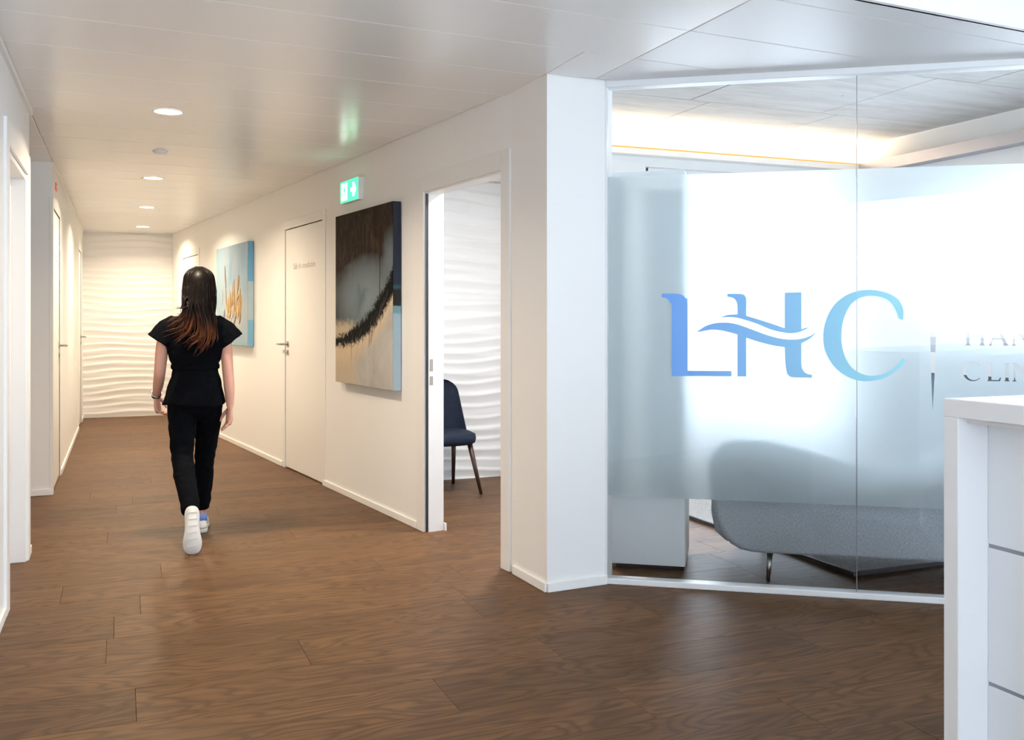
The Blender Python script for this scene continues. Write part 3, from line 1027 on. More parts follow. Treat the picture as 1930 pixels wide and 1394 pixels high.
def art_dark():
    t = NT('dark_abstract_canvas')
    s = t.n('SeparateXYZ')
    co = t.n('TexCoord').outputs['Object']
    t.l(co, s.inputs[0])
    u = t.math('ADD', t.math('DIVIDE', s.outputs[0], 1.103), .5)
    v = t.math('DIVIDE', s.outputs[2], 1.221)
    n1 = t.noise(co, 2.2, 5, .6, .8)
    n2 = t.noise(t.vmul(co, (9, 9, 2.4)), 3.0, 5, .65, 1.2)
    n3 = t.noise(co, 26, 5, .75, .6)
    # upper field: umber with paler scrapes
    up = t.ramp(n2, [(.25, srgb(18, 15, 13)), (.5, srgb(46, 37, 31)), (.72, srgb(80, 65, 53)), (.85, srgb(46, 40, 36))])
    # blue grey cloud
    du = t.math('SUBTRACT', u, .52)
    dv = t.math('SUBTRACT', v, .50)
    r2 = t.math('ADD', t.math('MULTIPLY', t.math('MULTIPLY', du, du), 2.4), t.math('MULTIPLY', t.math('MULTIPLY', dv, dv), 15.0))
    r2 = t.math('ADD', r2, t.math('MULTIPLY', t.math('SUBTRACT', n1, .5), 1.5))
    cloud = t.ramp(r2, [(.0, 1.0), (1.0, 0.0)])
    grey = t.ramp(n1, [(.3, srgb(98, 113, 122)), (.7, srgb(148, 163, 170))])
    c = t.mix(t.math('MULTIPLY', cloud, .92), up, grey)
    du2 = t.math('SUBTRACT', u, .97)
    r3 = t.math('ADD', t.math('MULTIPLY', t.math('MULTIPLY', du2, du2), 45.0), t.math('MULTIPLY', t.math('POWER', t.math('SUBTRACT', v, .68), 2.0), 22.0))
    c = t.mix(t.ramp(t.math('ADD', r3, t.math('MULTIPLY', t.math('SUBTRACT', n1, .5), 1.2)), [(0, .8), (1, 0.0)]), c, srgb(108, 120, 126))
    # path of the dark ridge
    cv = t.math('ADD', .245, t.math('ADD', t.math('MULTIPLY', u, .06), t.math('MULTIPLY', t.math('POWER', u, 2.6), .27)))
    e = t.math('SUBTRACT', v, cv)
    e2 = t.math('ADD', e, t.math('MULTIPLY', t.math('SUBTRACT', n3, .5), .16))
    # sand under and left above the ridge
    sand = t.ramp(n1, [(.3, srgb(160, 156, 150)), (.55, srgb(180, 178, 174)), (.8, srgb(196, 192, 184))])
    sand = t.mix(t.ramp(t.math('ADD', e, t.math('MULTIPLY', n3, .10)), [(-.0, 0.0), (.05, .0), (.051, .0)]), sand, srgb(214, 190, 156))
    warm = t.ramp(e, [(0.0, 0.0), (1.0, 0.0)])
    below = t.ramp(t.math('ADD', t.math('MULTIPLY', e2, 4.0), .5), [(.42, 1.0), (.5, 0.0)])
    c = t.mix(below, c, sand)
    leftsand = t.math('MULTIPLY', t.ramp(t.math('ADD', v, t.math('MULTIPLY', t.math('SUBTRACT', n3, .5), .12)), [(.33, 1.0), (.385, 0.0)]), t.ramp(u, [(.28, 1.0), (.5, 0.0)]))
    c = t.mix(leftsand, c, srgb(186, 172, 150))
    halo = t.ramp(t.math('ABSOLUTE', t.math('ADD', e2, .075)), [(.0, .85), (.10, 0.0)])
    c = t.mix(halo, c, srgb(208, 186, 154))
    ridge_w = t.math('ADD', .036, t.math('MULTIPLY', u, .055))
    rd = t.math('DIVIDE', t.math('ABSOLUTE', e2), ridge_w)
    c = t.mix(t.ramp(rd, [(.55, 1.0), (1.1, 0.0)]), c, t.ramp(n3, [(.5, srgb(5, 6, 8)), (.70, srgb(14, 14, 16)), (.80, srgb(60, 56, 54))]))
    # drips
    dx = t.math('ABSOLUTE', t.math('SINE', t.math('ADD', t.math('MULTIPLY', t.math('ADD', u, t.math('MULTIPLY', v, -.35)), 26.0), t.math('MULTIPLY', n1, 9.0))))
    dz = t.math('MULTIPLY', t.ramp(e, [(0, 0.0), (.001, 0.0)]), 1.0)
    drip = t.math('MULTIPLY', t.ramp(dx, [(.0, 1.0), (.09, 0.0)]), t.math('MULTIPLY', t.ramp(t.math('ADD', e, .2), [(.02, 0.0), (.12, 1.0), (.19, 1.0), (.2, 0.0)]), t.ramp(u, [(.35, 0.0), (.5, .8)])))
    c = t.mix(drip, c, srgb(46, 37, 31))
    # thin dark line running down the right
    ln = t.math('ABSOLUTE', t.math('SUBTRACT', t.math('ADD', u, t.math('MULTIPLY', t.math('SUBTRACT', n1, .5), .06)), .80))
    c = t.mix(t.math('MULTIPLY', t.ramp(ln, [(.003, .8), (.012, 0.0)]), t.ramp(v, [(.45, 0.0), (.5, 1.0)])), c, srgb(40, 30, 28))
    t.set(Base_Color=c, Roughness=.75)
    t.b.inputs['Specular IOR Level'].default_value = .12
    t.bump(t.math('ADD', n3, n2), .25, .006)
    return t.m


def art_side(name, stops):
    t = NT(name)
    s = t.n('SeparateXYZ')
    co = t.n('TexCoord').outputs['Object']
    t.l(co, s.inputs[0])
    t.set(Base_Color=t.ramp(t.math('ADD', s.outputs[2], t.math('MULTIPLY', t.noise(co, 14, 3), .02)), stops), Roughness=.6)
    return t.m


def art_blue():
    t = NT('pale_blue_abstract_canvas')
    s = t.n('SeparateXYZ')
    co = t.n('TexCoord').outputs['Object']
    t.l(co, s.inputs[0])
    u = t.math('ADD', t.math('DIVIDE', s.outputs[0], 1.342), .5)
    v = t.math('DIVIDE', s.outputs[2], 1.027)
    n1 = t.noise(t.vmul(co, (3, 3, 1)), 1.6, 5, .6, .6)
    n3 = t.noise(t.vmul(co, (6, 6, 2)), 5, 5, .7, .8)
    c = t.ramp(n1, [(.25, srgb(128, 172, 204)), (.5, srgb(160, 190, 208)), (.75, srgb(178, 196, 204))])
    c = t.mix(t.ramp(u, [(.10, .5), (.22, 0.0)]), c, srgb(150, 190, 212))
    du = t.math('MULTIPLY', t.math('SUBTRACT', u, .60), 2.2)
    dv = t.math('MULTIPLY', t.math('SUBTRACT', v, .36), 3.2)
    r2 = t.math('ADD', t.math('ADD', t.math('MULTIPLY', du, du), t.math('MULTIPLY', dv, dv)), t.math('MULTIPLY', t.math('SUBTRACT', n3, .5), 1.4))
    c = t.mix(t.ramp(r2, [(.1, .65), (.8, 0.0)]), c, srgb(206, 204, 196))
    c = t.mix(t.ramp(v, [(.0, .6), (.14, 0.0)]), c, srgb(140, 186, 204))
    t.set(Base_Color=t.mix(1.0, c, (.84, .78, .77), 'MULTIPLY'), Roughness=.7)
    t.bump(n3, .25, .005)
    return t.m


M['art_dark'] = art_dark()
M['art_blue'] = art_blue()
M['side_dark'] = art_side('dark_canvas_edge', [(.0, srgb(176, 200, 214)), (.50, srgb(168, 196, 212)), (.515, srgb(120, 165, 178)), (.555, srgb(120, 165, 178)), (.56, srgb(14, 16, 20)), (.66, srgb(14, 16, 20)), (.68, srgb(30, 90, 100)), (.70, srgb(16, 36, 60)), (1.0, srgb(16, 30, 50))])
M['side_blue'] = art_side('blue_canvas_edge', [(.0, srgb(120, 176, 206)), (.26, srgb(126, 180, 208)), (.27, srgb(176, 198, 204)), (.64, srgb(176, 198, 204)), (.65, srgb(106, 168, 204)), (1, srgb(106, 168, 204))])
M['gold'] = plain('ochre_gold_paint', srgb(190, 150, 84), .45, .2, bump=.5, bscale=90)
M['mauve'] = plain('mauve_grey_paint', srgb(140, 124, 120), .6, bump=.5, bscale=90)
M['cream'] = plain('cream_paint', srgb(222, 204, 170), .6, bump=.5, bscale=90)
M['ink'] = plain('ink_paint', (.012, .012, .014), .6, bump=.5, bscale=90)


def canvas(label, wc, wdt, z0, z1, face, side, dep=.06):
    t = thing('painting', label, 'painting', (*right(wc), z0), RW)
    h = z1 - z0
    MB().box(-wdt / 2, wdt / 2, -dep - .004, -dep, 0, h).build('canvas_face', face, t, bevel=.002, seg=1)
    MB().box(-wdt / 2, wdt / 2, -dep, -.006, 0, h).build('canvas_edge', side, t)
    return t


pd_ = canvas('tall dark abstract painting, brown over grey, black diagonal ridge on sand', 1.8995, 1.103, .845, 2.066, M['art_dark'], M['side_dark'])
pb_ = canvas('pale blue abstract painting with gold strokes, behind the walking woman', 5.706, 1.342, 1.045, 2.072, M['art_blue'], M['side_blue'])


def strokes(parent, name, mat, lines, y=-.066, flat=.45):
    for pts, r0 in lines:
        P = catmull([(a, y, b) for a, b in pts], 9)
        n = len(P)
        rad = [r0 * (.25 + .75 * math.sin(math.pi * (i + .6) / (n + .2))) * random.uniform(.75, 1.2) for i in range(n)]
        MB().tube(P, rad, 7, True, flat * .2, (0, 1, 0)).build(name, mat, parent, smooth=True)


rs_ = random.Random(4)
gl = []
for k in range(22):
    x0 = rs_.uniform(-.18, .42)
    z0 = rs_.uniform(.26, .42)
    hgt = rs_.uniform(.10, .20) * (2.0 if k % 5 == 0 else 1)
    gl.append(([(x0, z0), (x0 + rs_.uniform(-.04, .05), z0 + hgt * .5), (x0 + rs_.uniform(-.03, .08), z0 + hgt)], rs_.uniform(.014, .036)))
gl += [([(-.22, .42), (-.23, .52), (-.26, .62)], .022), ([(-.10, .28), (-.18, .38), (-.23, .48)], .018), ([(.24, .42), (.27, .58), (.31, .70)], .022), ([(.30, .55), (.33, .64), (.36, .70)], .014)]
strokes(pb_, 'paint_stroke', M['gold'], gl)
strokes(pb_, 'paint_stroke', M['mauve'], [([(-.22, .60), (-.25, .68), (-.27, .82)], .026), ([(-.34, .25), (-.30, .31), (-.29, .36)], .03), ([(.34, .22), (.38, .28), (.37, .34)], .026), ([(.12, .22), (.18, .27), (.2, .36)], .02), ([(-.38, .42), (-.37, .52), (-.38, .58)], .006)])
strokes(pb_, 'paint_stroke', M['cream'], [([(.0, .25), (.04, .31), (.03, .38)], .02), ([(.27, .26), (.29, .33), (.26, .40)], .024)])
ik = []
for k in range(10):
    u = rs_.uniform(.35, .95)
    cvv = .245 + .06 * u + .27 * u ** 2.6
    x0 = (u - .5) * 1.103
    z0 = cvv * 1.221
    ik.append(([(x0, z0 + .01), (x0 - rs_.uniform(.01, .05), z0 - .06), (x0 - rs_.uniform(.05, .13), z0 - rs_.uniform(.10, .22))], rs_.uniform(.003, .006)))
strokes(pd_, 'paint_stroke', M['ink'], ik, -.0645)

# ------------------------------------------------------------------ reception desk
DX, DY = 1.953, 1.881
rd = thing('reception_desk', 'white reception desk with framed recessed front and grey grooves', 'reception desk', (DX, DY, 0))
FRM, REC, DD = .047, .10, .75
MB().box(0, DD, -2.8, 0, 1.10 - FRM, 1.10).build('counter_top', M['lacquer'], rd, bevel=.002, seg=1)
MB().box(0, DD, -FRM, 0, 0, 1.10 - FRM).build('end_panel', M['lacquer'], rd, bevel=.002, seg=1)
MB().box(0, DD, -2.8, -2.8 + FRM, 0, 1.10 - FRM).build('end_panel', M['lacquer'], rd, bevel=.002, seg=1)
zz = [.0, .367, .719, 1.10 - FRM - .012]
for i in range(3):
    MB().box(REC, REC + .02, -2.75, -FRM, zz[i] + .010 * (i > 0), zz[i + 1]).build('front_panel', M['lacquer'], rd, bevel=.0015, seg=1)
    if i: MB().box(REC + .004, REC + .02, -2.75, -FRM, zz[i], zz[i] + .010).build('metal_groove', M['strip'], rd)
MB().box(.03, REC + .02, -2.75, -FRM, 1.10 - FRM - .012, 1.10 - FRM).build('light_slot', M['plastic'], rd)

# ------------------------------------------------------------------ navy chair in the treatment room
ch = thing('chair', 'navy velvet chair with dark wooden legs against the rippled white wall', 'chair', (2.225, 6.99, 0))


def sq(n, rx, ry, p, cx=0, cy=0, z=0):
    out = []
    for k in range(n):
        a = 2 * math.pi * k / n
        c, s = math.cos(a), math.sin(a)
        out.append((cx + rx * math.copysign(abs(c) ** (2 / p), c), cy + ry * math.copysign(abs(s) ** (2 / p), s), z))
    return out


MB().loft([sq(40, .235, .24, 3, 0, -.005, .372), sq(40, .255, .262, 3, 0, -.005, .385), sq(40, .262, .268, 3, 0, -.005, .415), sq(40, .257, .262, 3, 0, -.005, .445), sq(40, .22, .225, 3, 0, -.005, .463), sq(40, .12, .12, 2.6, 0, -.005, .468)]).build('seat', M['velvet'], ch, smooth=True)
V, Fc = [], []
NU, NZ = 28, 18
for side in (0, 1):
    for j in range(NZ + 1):
        tz = j / NZ
        z = .43 + (.855 - .43) * tz
        for i in range(NU + 1):
            s_ = -1 + 2 * i / NU
            wz = .255 - .055 * tz
            if tz > .72: wz *= math.sqrt(max(.0, 1 - ((tz - .72) / .285) ** 2.6))
            a = s_ * R(72)
            x = wz * math.sin(a) / math.sin(R(72))
            yb = .235 + .05 * tz - .20 * (1 - math.cos(a)) * (1 - .55 * tz)
            V.append((x, yb + (.0 if side else -.045 * (1 - .5 * abs(s_) ** 3)), z))
n_ = (NU + 1) * (NZ + 1)
for side in (0, 1):
    for j in range(NZ):
        for i in range(NU):
            k = side * n_ + j * (NU + 1) + i
            q4 = (k, k + 1, k + NU + 2, k + NU + 1)
            Fc.append(q4 if side == 0 else q4[::-1])
for j in range(NZ):
    for i in (0, NU):
        k = j * (NU + 1) + i
        q4 = (k, k + NU + 1, k + NU + 1 + n_, k + n_)
        Fc.append(q4 if i == 0 else q4[::-1])
for i in range(NU):
    for j in (0, NZ):
        k = j * (NU + 1) + i
        q4 = (k, k + n_, k + 1 + n_, k + 1)
        Fc.append(q4 if j == 0 else q4[::-1])
MB().add(V, Fc).build('backrest', M['velvet'], ch, smooth=True)
for sx, x0, y0, x1, y1 in ((1, .185, -.18, .263, -.219), (1, .185, .19, .218, .306), (-1, -.185, -.18, -.263, -.219), (-1, -.185, .19, -.218, .306)):
    MB().tube([(x0, y0, .378), (x1, y1, 0.001)], [.020, .0125], 14, False).build('leg', M['leg'], ch, smooth=True)

# ------------------------------------------------------------------ waiting room furniture


def sofa_fabric():
    t = NT('grey_woven_upholstery')
    co = t.n('TexCoord').outputs['Object']
    a = t.noise(t.vmul(co, (420, 420, 90)), 1, 2, .6)
    b = t.noise(t.vmul(co, (90, 90, 420)), 1, 2, .6)
    c = t.ramp(t.math('MULTIPLY', t.math('ADD', a, b), .5), [(.35, srgb(148, 152, 157)), (.5, srgb(182, 188, 195)), (.65, srgb(210, 216, 222))])
    t.set(Base_Color=c, Roughness=.9)
    t.bump(t.math('ADD', a, b), .3, .002)
    return t.m


M['sofa'] = sofa_fabric()
so = thing('sofa', 'grey woven sofa with curved back and thin metal legs behind the glass', 'sofa', (G0.x + .5714 * .19, G0.y + .8207 * .19, 0), GA)
prof = [(.71, .137), (.645, .150), (.60, .175), (.565, .215), (.53, .30), (.505, .40), (.487, .50), (.49, .58), (.515, .645), (.56, .683), (.62, .698), (.72, .698), (.82, .688), (.92, .668), (1.02, .641), (1.12, .612), (1.22, .588), (1.30, .580), (1.38, .588), (1.46, .605), (1.54, .63), (1.62, .66), (1.70, .684), (1.80, .70), (1.92, .69), (2.0, .65), (2.03, .58), (2.03, .5), (2.01, .40), (1.99, .3), (1.95, .215), (1.91, .175), (1.87, .15), (1.80, .137)]


def slab(name, prof, y0, y1, mat, parent, edge=.035, top=None):
    cx = sum(p[0] for p in prof) / len(prof)
    cz = sum(p[1] for p in prof) / len(prof)
    rings = []
    for y, inset in ((y0, edge), (y0 + edge * .3, edge * .3), (y0 + edge, 0), (y1 - edge, 0), (y1 - edge * .3, edge * .3), (y1, edge)):
        ring = []
        for px_, pz in prof:
            d = Vector((cx - px_, cz - pz))
            d.normalize()
            ring.append((px_ + d.x * inset, y, pz + d.y * inset))
        rings.append(ring)
    return MB().loft(rings).build(name, mat, parent, smooth=True)


slab('backrest', prof, 0, .20, M['sofa'], so)
MB().box(.66, 1.86, .18, .84, .15, .36).build('seat_base', M['sofa'], so, bevel=.04, seg=4)
for a in (.70, 1.27):
    MB().box(a, a + .56, .20, .86, .35, .46).build('seat_cushion', M['sofa'], so, bevel=.045, seg=4)
for a, s_ in ((.50, 1), (1.86, -1)):
    slab('armrest', [(a, .30), (a + .02, .2), (a + .08, .15), (a + .16, .16), (a + .165, .3), (a + .16, .5), (a + .12, .56), (a + .05, .56), (a + .005, .5)], .17, .80, M['sofa'], so, .03)
for a, b_ in ((.793, .02), (1.72, .02), (.793, .74), (1.72, .74)):
    dx = -.012 if a < 1 else .012
    MB().tube([(a, b_ + .04, .15), (a + dx, b_, .026 if (a > 1 and b_ > .5) else .001)], [.017, .009], 14, False).build('leg', M['chrome'], so, smooth=True)


def rug_mat():
    t = NT('grey_pile_rug')
    co = t.n('TexCoord').outputs['Object']
    a = t.noise(co, 120, 4, .8)
    t.set(Base_Color=t.ramp(a, [(.3, srgb(120, 122, 126)), (.6, srgb(196, 196, 194))]), Roughness=1.0)
    t.bump(a, .8, .01)
    return t.m


M['rug'] = rug_mat()
rg = thing('rug', 'pale shaggy rug with a dark edge on the waiting room floor', 'rug', (4.55, 5.3, 0))
m = MB()
NXr, NYr = 60, 70
V = [((-1.1 + 2.2 * i / NXr), (-1.4 + 2.8 * j / NYr), .018 + .006 * random.random()) for j in range(NYr + 1) for i in range(NXr + 1)]
Fc = [(j * (NXr + 1) + i, j * (NXr + 1) + i + 1, (j + 1) * (NXr + 1) + i + 1, (j + 1) * (NXr + 1) + i) for j in range(NYr) for i in range(NXr)]
m.add(V, Fc).build('pile', M['rug'], rg)
m = MB()
m.box(-1.112, 1.112, -1.412, -1.396, .001, .022).box(-1.112, 1.112, 1.396, 1.412, .001, .022).box(-1.112, -1.096, -1.396, 1.396, .001, .022).box(1.096, 1.112, -1.396, 1.396, .001, .022)
m.build('dark_edge', M['seal'], rg)  # dark strip round the rim of the rug

cb = thing('cabinet', 'tall pale cabinet standing behind the glass beside the column', 'cabinet', (G0.x + .5714 * .30, G0.y + .8207 * .30, 0), GA)
MB().box(-.03, .372, .0, .42, .028, 2.075).build('body', M['cabinet'], cb, bevel=.002, seg=1)
MB().box(-.028, .370, -.018, -.001, .028, 2.0745).build('door', M['cabinet'], cb, bevel=.002, seg=1)
MB().box(.01, .362, .02, .40, .0005, .028).build('shadow_gap', M['seal'], cb)  # near-black strip painted in for the shadow under the cabinet

# ------------------------------------------------------------------ person walking away
pr = thing('person', 'person with long dark hair in black tunic and trousers, walking away down the corridor', 'person', (.408, 6.037, 0))

# --- skin: head, neck, arms, hands, ankles as one surface
m = MB()
m.ball((.018, -.002, 1.503), (.074, .092, .098), 24, 16)
m.ball((.018, .030, 1.452), (.058, .066, .072), 20, 12)
m.tube([(.018, .096, 1.495), (.018, .108, 1.462)], [.009, .014], 10)          # nose
m.tube([(.004, .088, 1.432), (.032, .088, 1.432)], [.008, .008], 8)            # lips
for s in (-1, 1):
    m.tube([(.018 + s * .076, .0, 1.505), (.018 + s * .080, -.012, 1.475), (.018 + s * .074, -.004, 1.455)], [.012, .013, .008], 8)   # ears
m.tube([(.0, -.01, 1.28), (.004, -.008, 1.36), (.014, .0, 1.43)], [.062, .050, .050], 18)
m.tube([(-.14, 0, 1.245), (0, -.005, 1.27), (.14, 0, 1.245)], [.04, .055, .04], 16)


def arm(pts, rad):
    m.tube(catmull(pts, 16), [rad[0] + 0 * i for i in range(0)] or [catmull([(r, 0, 0) for r in rad], 16)[i].x for i in range(16)], 16)


LA = [(-.165, 0, 1.225), (-.188, .012, 1.13), (-.200, .02, 1.00), (-.206, .11, .915), (-.214, .20, .845)]
RA = [(.160, 0, 1.225), (.172, -.02, 1.13), (.180, -.04, 1.00), (.188, -.05, .89), (.192, -.05, .785)]
RR = [.045, .037, .033, .031, .021]
arm(LA, RR)
arm(RA, RR)


def hand(wr_, D, L, N, curl, side):
    """wrist, direction of the hand, thumb side, palm normal"""
    D, L, N = Vector(D).normalized(), Vector(L), Vector(N)
    L = (L - D * L.dot(D)).normalized()
    N = D.cross(L) if D.cross(L).dot(N) > 0 else L.cross(D)
    w0 = Vector(wr_)
    m.tube([w0, w0 + D * .03, w0 + D * .065, w0 + D * .085], [.021, .028, .034, .033], 14, True, .55, N)
    for i, (ln, off) in enumerate(((.068, .025), (.075, .0085), (.070, -.0085), (.054, -.025))):
        p = w0 + D * (.083 - .004 * abs(i - 1)) + L * off
        a = 0.0
        P = [p - D * .02, p]
        for q in range(3):
            a += curl * (1 + .12 * i)
            p = p + (D * math.cos(a) + N * math.sin(a)) * ln * (.42, .32, .26)[q] + L * off * .05
            P.append(p)
        m.tube(P, [.0088, .0090, .0083, .0076, .0066], 9)
    t0 = w0 + D * .022 + L * .020
    t1 = t0 + (D * .6 + L * .62 + N * .35).normalized() * .035
    t2 = t1 + (D * .85 + L * .2 + N * .45).normalized() * .030
    t3 = t2 + (D * .95 + N * .4 - L * .05).normalized() * .024
    m.tube([t0, t1, t2, t3], [.014, .0115, .0098, .008], 9)


hand(LA[-1], (.10, .22, -1), (.35, .95, 0), (.95, -.35, -.2), .42, -1)
hand(RA[-1], (-.06, .05, -1), (-.25, .97, 0), (-.97, -.25, 0), .26, 1)
m.tube([(.043, .185, .20), (.044, .197, .07)], [.036, .031], 14)
m.tube([(-.047, -.30, .275), (-.044, -.345, .205)], [.036, .031], 14)
body = remeshed(m, 'body', M['skin'], pr, .0038, 3)
for s in (-1, 1):
    e = MB().ball((.018 + s * .028, .083, 1.503), .011, 12, 8).build('eye', M['plastic'], pr, smooth=True)

# --- tunic
m = MB()
N_ = 40
tor = [(1.338, .012, .062, .058), (1.328, .008, .105, .078), (1.315, .003, .155, .090), (1.285, 0, .184, .098), (1.22, 0, .182, .104), (1.16, 0, .172, .110), (1.107, -.002, .160, .108), (1.068, -.002, .148, .102),
       (1.05, -.002, .138, .098), (1.035, -.002, .130, .095), (1.020, -.002, .135, .098), (1.008, -.002, .129, .096), (.985, -.002, .134, .100), (.94, -.002, .147, .110), (.89, -.004, .158, .120), (.85, -.006, .168, .126), (.815, -.008, .178, .130), (.797, -.010, .182, .132)]
rings = []
for z, cx, rx, ry in tor[::-1]:
    fl_ = max(0, (.93 - z) / .13)
    rings.append([(cx + rx * math.copysign(abs(math.cos(a)) ** .88, math.cos(a)) * (1 + .02 * fl_ * math.sin(5 * a)), ry * math.sin(a) * (1 + .04 * fl_ * math.sin(6 * a + 1)), z + (.012 * math.sin(a * 2 + .6) if z < .80 else 0)) for a in (2 * math.pi * k / N_ for k in range(N_))])
m.loft(rings)
for s in (-1, 1):
    m.tube([(s * .10, 0, 1.285), (s * .150, 0, 1.245), (s * .188, 0, 1.185), (s * .200, 0, 1.168)], [.058, .072, .083, .088], 24, False, .92, (0, 1, 0))
    # rolled cuff line
tunic = remeshed(m, 'tunic', M['black'], pr, .0065, 3,
                 lambda c, n: c + n * (.004 * noise.noise(c * 14) + .0025 * noise.noise(c * 38)))
# waist ties
MB().loft([[(-.002 + (.134 + dr) * math.cos(a), (.101 + dr) * math.sin(a), 1.025 + dz + .008 * math.sin(a)) for a in (2 * math.pi * k / 40 for k in range(40))] for dr, dz in ((-.01, -.014), (.004, -.012), (.006, 0), (.004, .012), (-.01, .014))]).build('waist_band', M['black'], pr, smooth=True)

# --- trousers
m = MB()
m.ball((-.003, -.004, .83), (.158, .122, .125), 24, 14)
m.tube(catmull([(-.080, -.005, .82), (-.077, -.025, .68), (-.078, -.052, .50), (-.072, -.135, .405), (-.056, -.26, .295), (-.050, -.335, .222)], 18), [catmull([(r, 0, 0) for r in (.082, .078, .063, .060, .054, .050)], 18)[i].x for i in range(18)], 20, False)
m.tube(catmull([(.078, .0, .82), (.074, .045, .66), (.057, .085, .48), (.054, .135, .32), (.046, .185, .150)], 18), [catmull([(r, 0, 0) for r in (.080, .073, .058, .056, .048)], 18)[i].x for i in range(18)], 20, False)
remeshed(m, 'trousers', M['black'], pr, .0065, 3, lambda c, n: c + n * (.0045 * noise.noise(Vector((c.x * 12, c.y * 12, c.z * 22))) + .003 * noise.noise(c * 34) * (1.6 if .38 < c.z < .6 else .7)))

# --- shoes (local: y towards the toe, sole on z = 0)


def shoe(name, loc, rot):
    s = empty(name, loc, 0, pr)
    s.rotation_euler = rot
    def outline(f, z):
        half = catmull([(.0, -.084, 0), (.020, -.080, 0), (.034, -.064, 0), (.040, -.036, 0), (.039, .0, 0), (.039, .04, 0), (.045, .08, 0), (.051, .115, 0), (.048, .145, 0), (.037, .167, 0), (.020, .179, 0), (.0, .182, 0)], 20)
        ring = [(p.x, p.y) for p in half] + [(-p.x, p.y) for p in half[-2:0:-1]]
        out = [(x * f, .048 + (y - .048) * (1 - (1 - f) * .35), z) for x, y in ring]
        return out
    MB().loft([outline(.94, 0.0), outline(1.0, .005), outline(1.0, .024), outline(.96, .027)]).build('sole', M['sole'], s, smooth=True)
    # tread grooves
    for k in range(6):
        y = -.05 + k * .036
        MB().box(-.026, .026, y, y + .006, -.0015, .002).build('tread', M['sole'], s)
    rings = []
    for f, z, y0, sc in ((.95, .024, 0, 1), (.93, .040, 0, 1), (.86, .055, -.004, .93), (.76, .068, -.016, .78), (.68, .080, -.030, .58), (.64, .090, -.036, .50)):
        rings.append([(x * f, .048 + (y - .048) * sc + y0, z) for x, y, _ in outline(1, z)])
    MB().loft(rings).build('upper', M['shoe'], s, smooth=True)
    MB().tube([(0, -.030, .07), (0, -.032, .112)], [.036, .035], 20, False).build('sock', M['sock'], s, smooth=True)
    for k in range(4):
        MB().tube([(-.018, .045 + .018 * k, .079 - .008 * k), (0, .045 + .018 * k, .084 - .008 * k), (.018, .045 + .018 * k, .079 - .008 * k)], [.0025] * 3, 6).build('lace', M['shoe'], s, smooth=True)
    return s


shoe('shoe', (.046, .215, .001), (0, 0, R(-4)))
shoe('shoe', (-.045, -.392, .182), (R(-98), R(0), R(0)))

# --- bracelets
def ring_band(name, c, d, rad, thick, mat):
    d = Vector(d).normalized()
    a = d.orthogonal().normalized()
    b = d.cross(a)
    c = Vector(c)
    P = [c + (a * math.cos(q) + b * math.sin(q)) * rad for q in (2 * math.pi * k / 24 for k in range(25))]
    MB().tube(P, [thick] * 25, 8, False).build(name, mat, pr, smooth=True)


ad = Vector(LA[-1]) - Vector(LA[-2])
ring_band('watch_band', Vector(LA[-1]) - ad.normalized() * .022, ad, .029, .0045, M['steel'])
ring_band('bracelet', Vector(LA[-1]) - ad.normalized() * .006, ad, .025, .004, M['bead'])
ring_band('bracelet', Vector(LA[-1]) + ad.normalized() * .006, ad, .0245, .0035, M['bead'])

# --- hair: cap plus locks, dark brown with lighter ends


def hair_mat():
    t = NT('dark_brown_hair_with_copper_ends')
    s = t.n('SeparateXYZ')
    co = t.n('TexCoord').outputs['Object']
    t.l(co, s.inputs[0])
    nz = t.noise(t.vmul(co, (90, 90, 9)), 1.0, 3, .6)
    h = t.math('ADD', t.math('ADD', s.outputs[2], t.math('MULTIPLY', t.math('SUBTRACT', nz, .5), .30)), t.math('MULTIPLY', s.outputs[0], .35))
    c = t.ramp(t.math('MULTIPLY', t.math('SUBTRACT', h, 1.1), 2.0), [(.02, srgb(84, 48, 28)), (.26, srgb(98, 56, 32)), (.44, srgb(36, 23, 18)), (.56, srgb(16, 11, 10)), (.9, srgb(18, 13, 11))])
    t.set(Base_Color=c, Roughness=.42)
    t.b.inputs['Specular IOR Level'].default_value = .13
    t.bump(nz, .3, .004)
    return t.m


M['hair'] = hair_mat()
m = MB()
m.ball((.018, -.012, 1.508), (.085, .097, .101), 28, 18)
m.ball((.018, -.045, 1.455), (.083, .070, .11), 24, 14)
m.loft([[(.016 + rx * math.cos(a), cy + ry * math.sin(a), z) for a in (2 * math.pi * k / 24 for k in range(24))] for z, rx, cy, ry in ((1.28, .072, -.108, .022), (1.34, .088, -.085, .04), (1.42, .091, -.06, .055), (1.50, .090, -.03, .075))])
rh = random.Random(12)
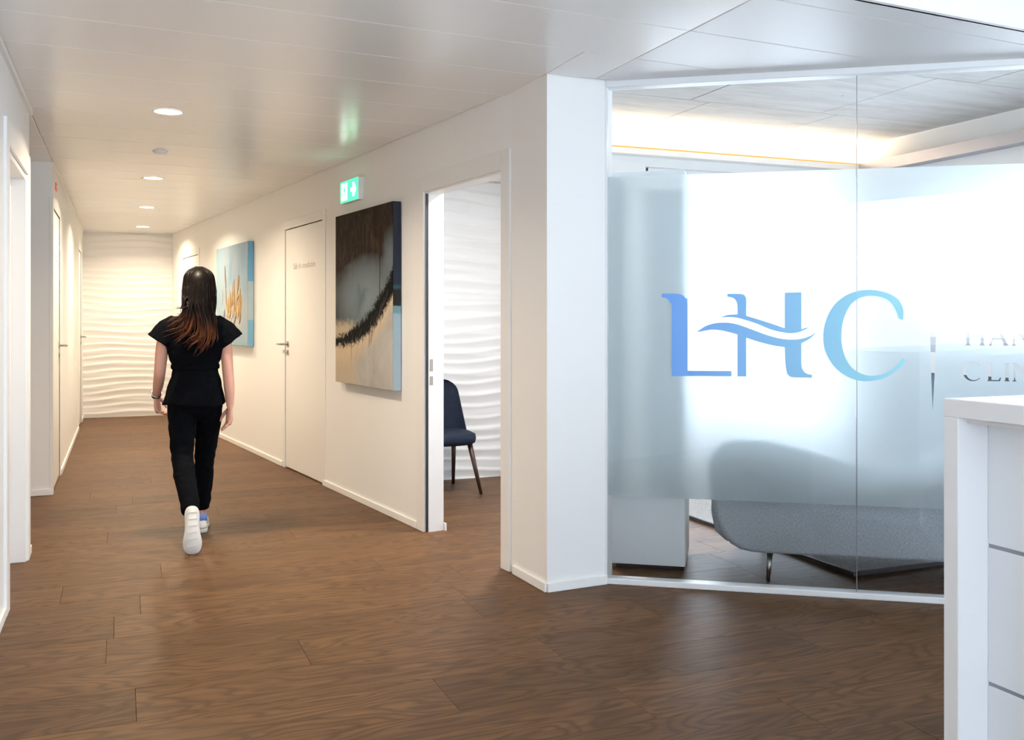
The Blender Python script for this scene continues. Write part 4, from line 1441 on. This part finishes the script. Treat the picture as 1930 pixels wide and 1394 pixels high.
# lower runs of the locks (x, z), from the nape down to the tips
runs = [([(-.050, 1.39), (-.075, 1.375), (-.118, 1.372), (-.155, 1.392)], .010, 9),
        ([(-.055, 1.38), (-.068, 1.335), (-.110, 1.298), (-.150, 1.278), (-.180, 1.238)], .016, 22),
        ([(-.045, 1.37), (-.055, 1.310), (-.085, 1.255), (-.140, 1.232), (-.190, 1.208)], .015, 20),
        ([(-.038, 1.37), (-.030, 1.310), (-.050, 1.240), (-.098, 1.205), (-.145, 1.160)], .015, 22),
        ([(-.015, 1.37), (.000, 1.290), (-.010, 1.210), (-.058, 1.185), (-.105, 1.140)], .016, 24),
        ([(.008, 1.37), (.026, 1.275), (.020, 1.195), (-.020, 1.158), (-.052, 1.112)], .016, 24),
        ([(.030, 1.37), (.050, 1.280), (.056, 1.195), (.022, 1.142), (-.018, 1.105)], .016, 24),
        ([(.060, 1.37), (.074, 1.290), (.082, 1.205), (.070, 1.160), (.044, 1.118)], .013, 18),
        ([(.085, 1.37), (.103, 1.310), (.106, 1.250), (.108, 1.195), (.102, 1.165)], .007, 12),
        ([(-.070, 1.42), (-.080, 1.375), (-.088, 1.330), (-.100, 1.300)], .008, 9)]
for run, spread, cnt in runs:
    for k in range(cnt):
        jx, jy, jz = (rh.gauss(0, 1) * spread for _ in range(3))
        ln = rh.uniform(.72, 1.0)
        x_top = max(-.088, min(.108, run[0][0] * 1.05 + jx * 1.6 + .006))
        u = (x_top - .018) / .092
        u = max(-1, min(1, u))
        o_ = .003 + .012 * rh.random()
        P = [(.018 + .02 * u, .012 - .02 * rh.random(), 1.612 + o_ * .3),
             (.018 + .056 * u, -.024 * (1 - .6 * u * u), 1.606 - .014 * u * u + o_ * .3),
             (.018 + .079 * u, -.062 * (1 - .6 * u * u) - .004, 1.576 - .012 * u * u + o_ * .3),
             (.018 + .090 * u, -.098 * (1 - .75 * u * u) - o_ * .6, 1.515),
             (.016 + .094 * u, -.108 * (1 - .55 * u * u) - o_, 1.44)]
        for q, (a, b) in enumerate(run):
            f = q / (len(run) - 1)
            P.append((a + jx * (.5 + .9 * f), -.118 - .022 * f - o_ - abs(jy) * .5 + .03 * u * u * (1 - f), b + jz * (.25 + .9 * f)))
        Q = catmull(P, 26)
        Q = Q[:max(18, int(26 * ln))]
        n = len(Q)
        wv = rh.uniform(0, 6.28)
        for i_, q in enumerate(Q):
            t_ = max(0, (i_ - 13) / 10)
            q.x += .005 * t_ * math.sin(wv + i_ * .6)
            q.z += .004 * t_ * math.cos(wv + i_ * .6)
        r0 = rh.uniform(.0038, .0062)
        m.tube(Q, [r0 * (.8 if i_ < 3 else 1) * (1 if i_ < n * .6 else max(.1, 1 - (i_ - n * .6) / (n * .42))) for i_ in range(n)], 5, False)
# close cover over the back of the head
for k in range(90):
    u = -1 + 2 * (k + .5) / 90
    o_ = .003 + .006 * rh.random()
    P = [(.018 + .03 * u, .03 - .02 * rh.random(), 1.612 - .006 * u * u), (.018 + .058 * u, -.022 * (1 - .8 * u * u), 1.605 - .014 * u * u), (.018 + .080 * u, -.060 * (1 - .8 * u * u), 1.574 - .014 * u * u), (.018 + .090 * u, -.100 * (1 - .8 * u * u) - o_ * .5, 1.510), (.016 + .095 * u, -.110 * (1 - .6 * u * u) - o_, 1.43), (.014 + .092 * u, -.118 + .05 * u * u - o_, 1.36), (.012 + .088 * u, -.122 + .04 * u * u - o_, 1.30 + .05 * rh.random())]
    m.tube(catmull(P, 16), [.0058 * (1 if i_ < 12 else 1 - (i_ - 11) / 5.5) for i_ in range(16)], 5, False)
m.build('hair', M['hair'], pr, smooth=True)
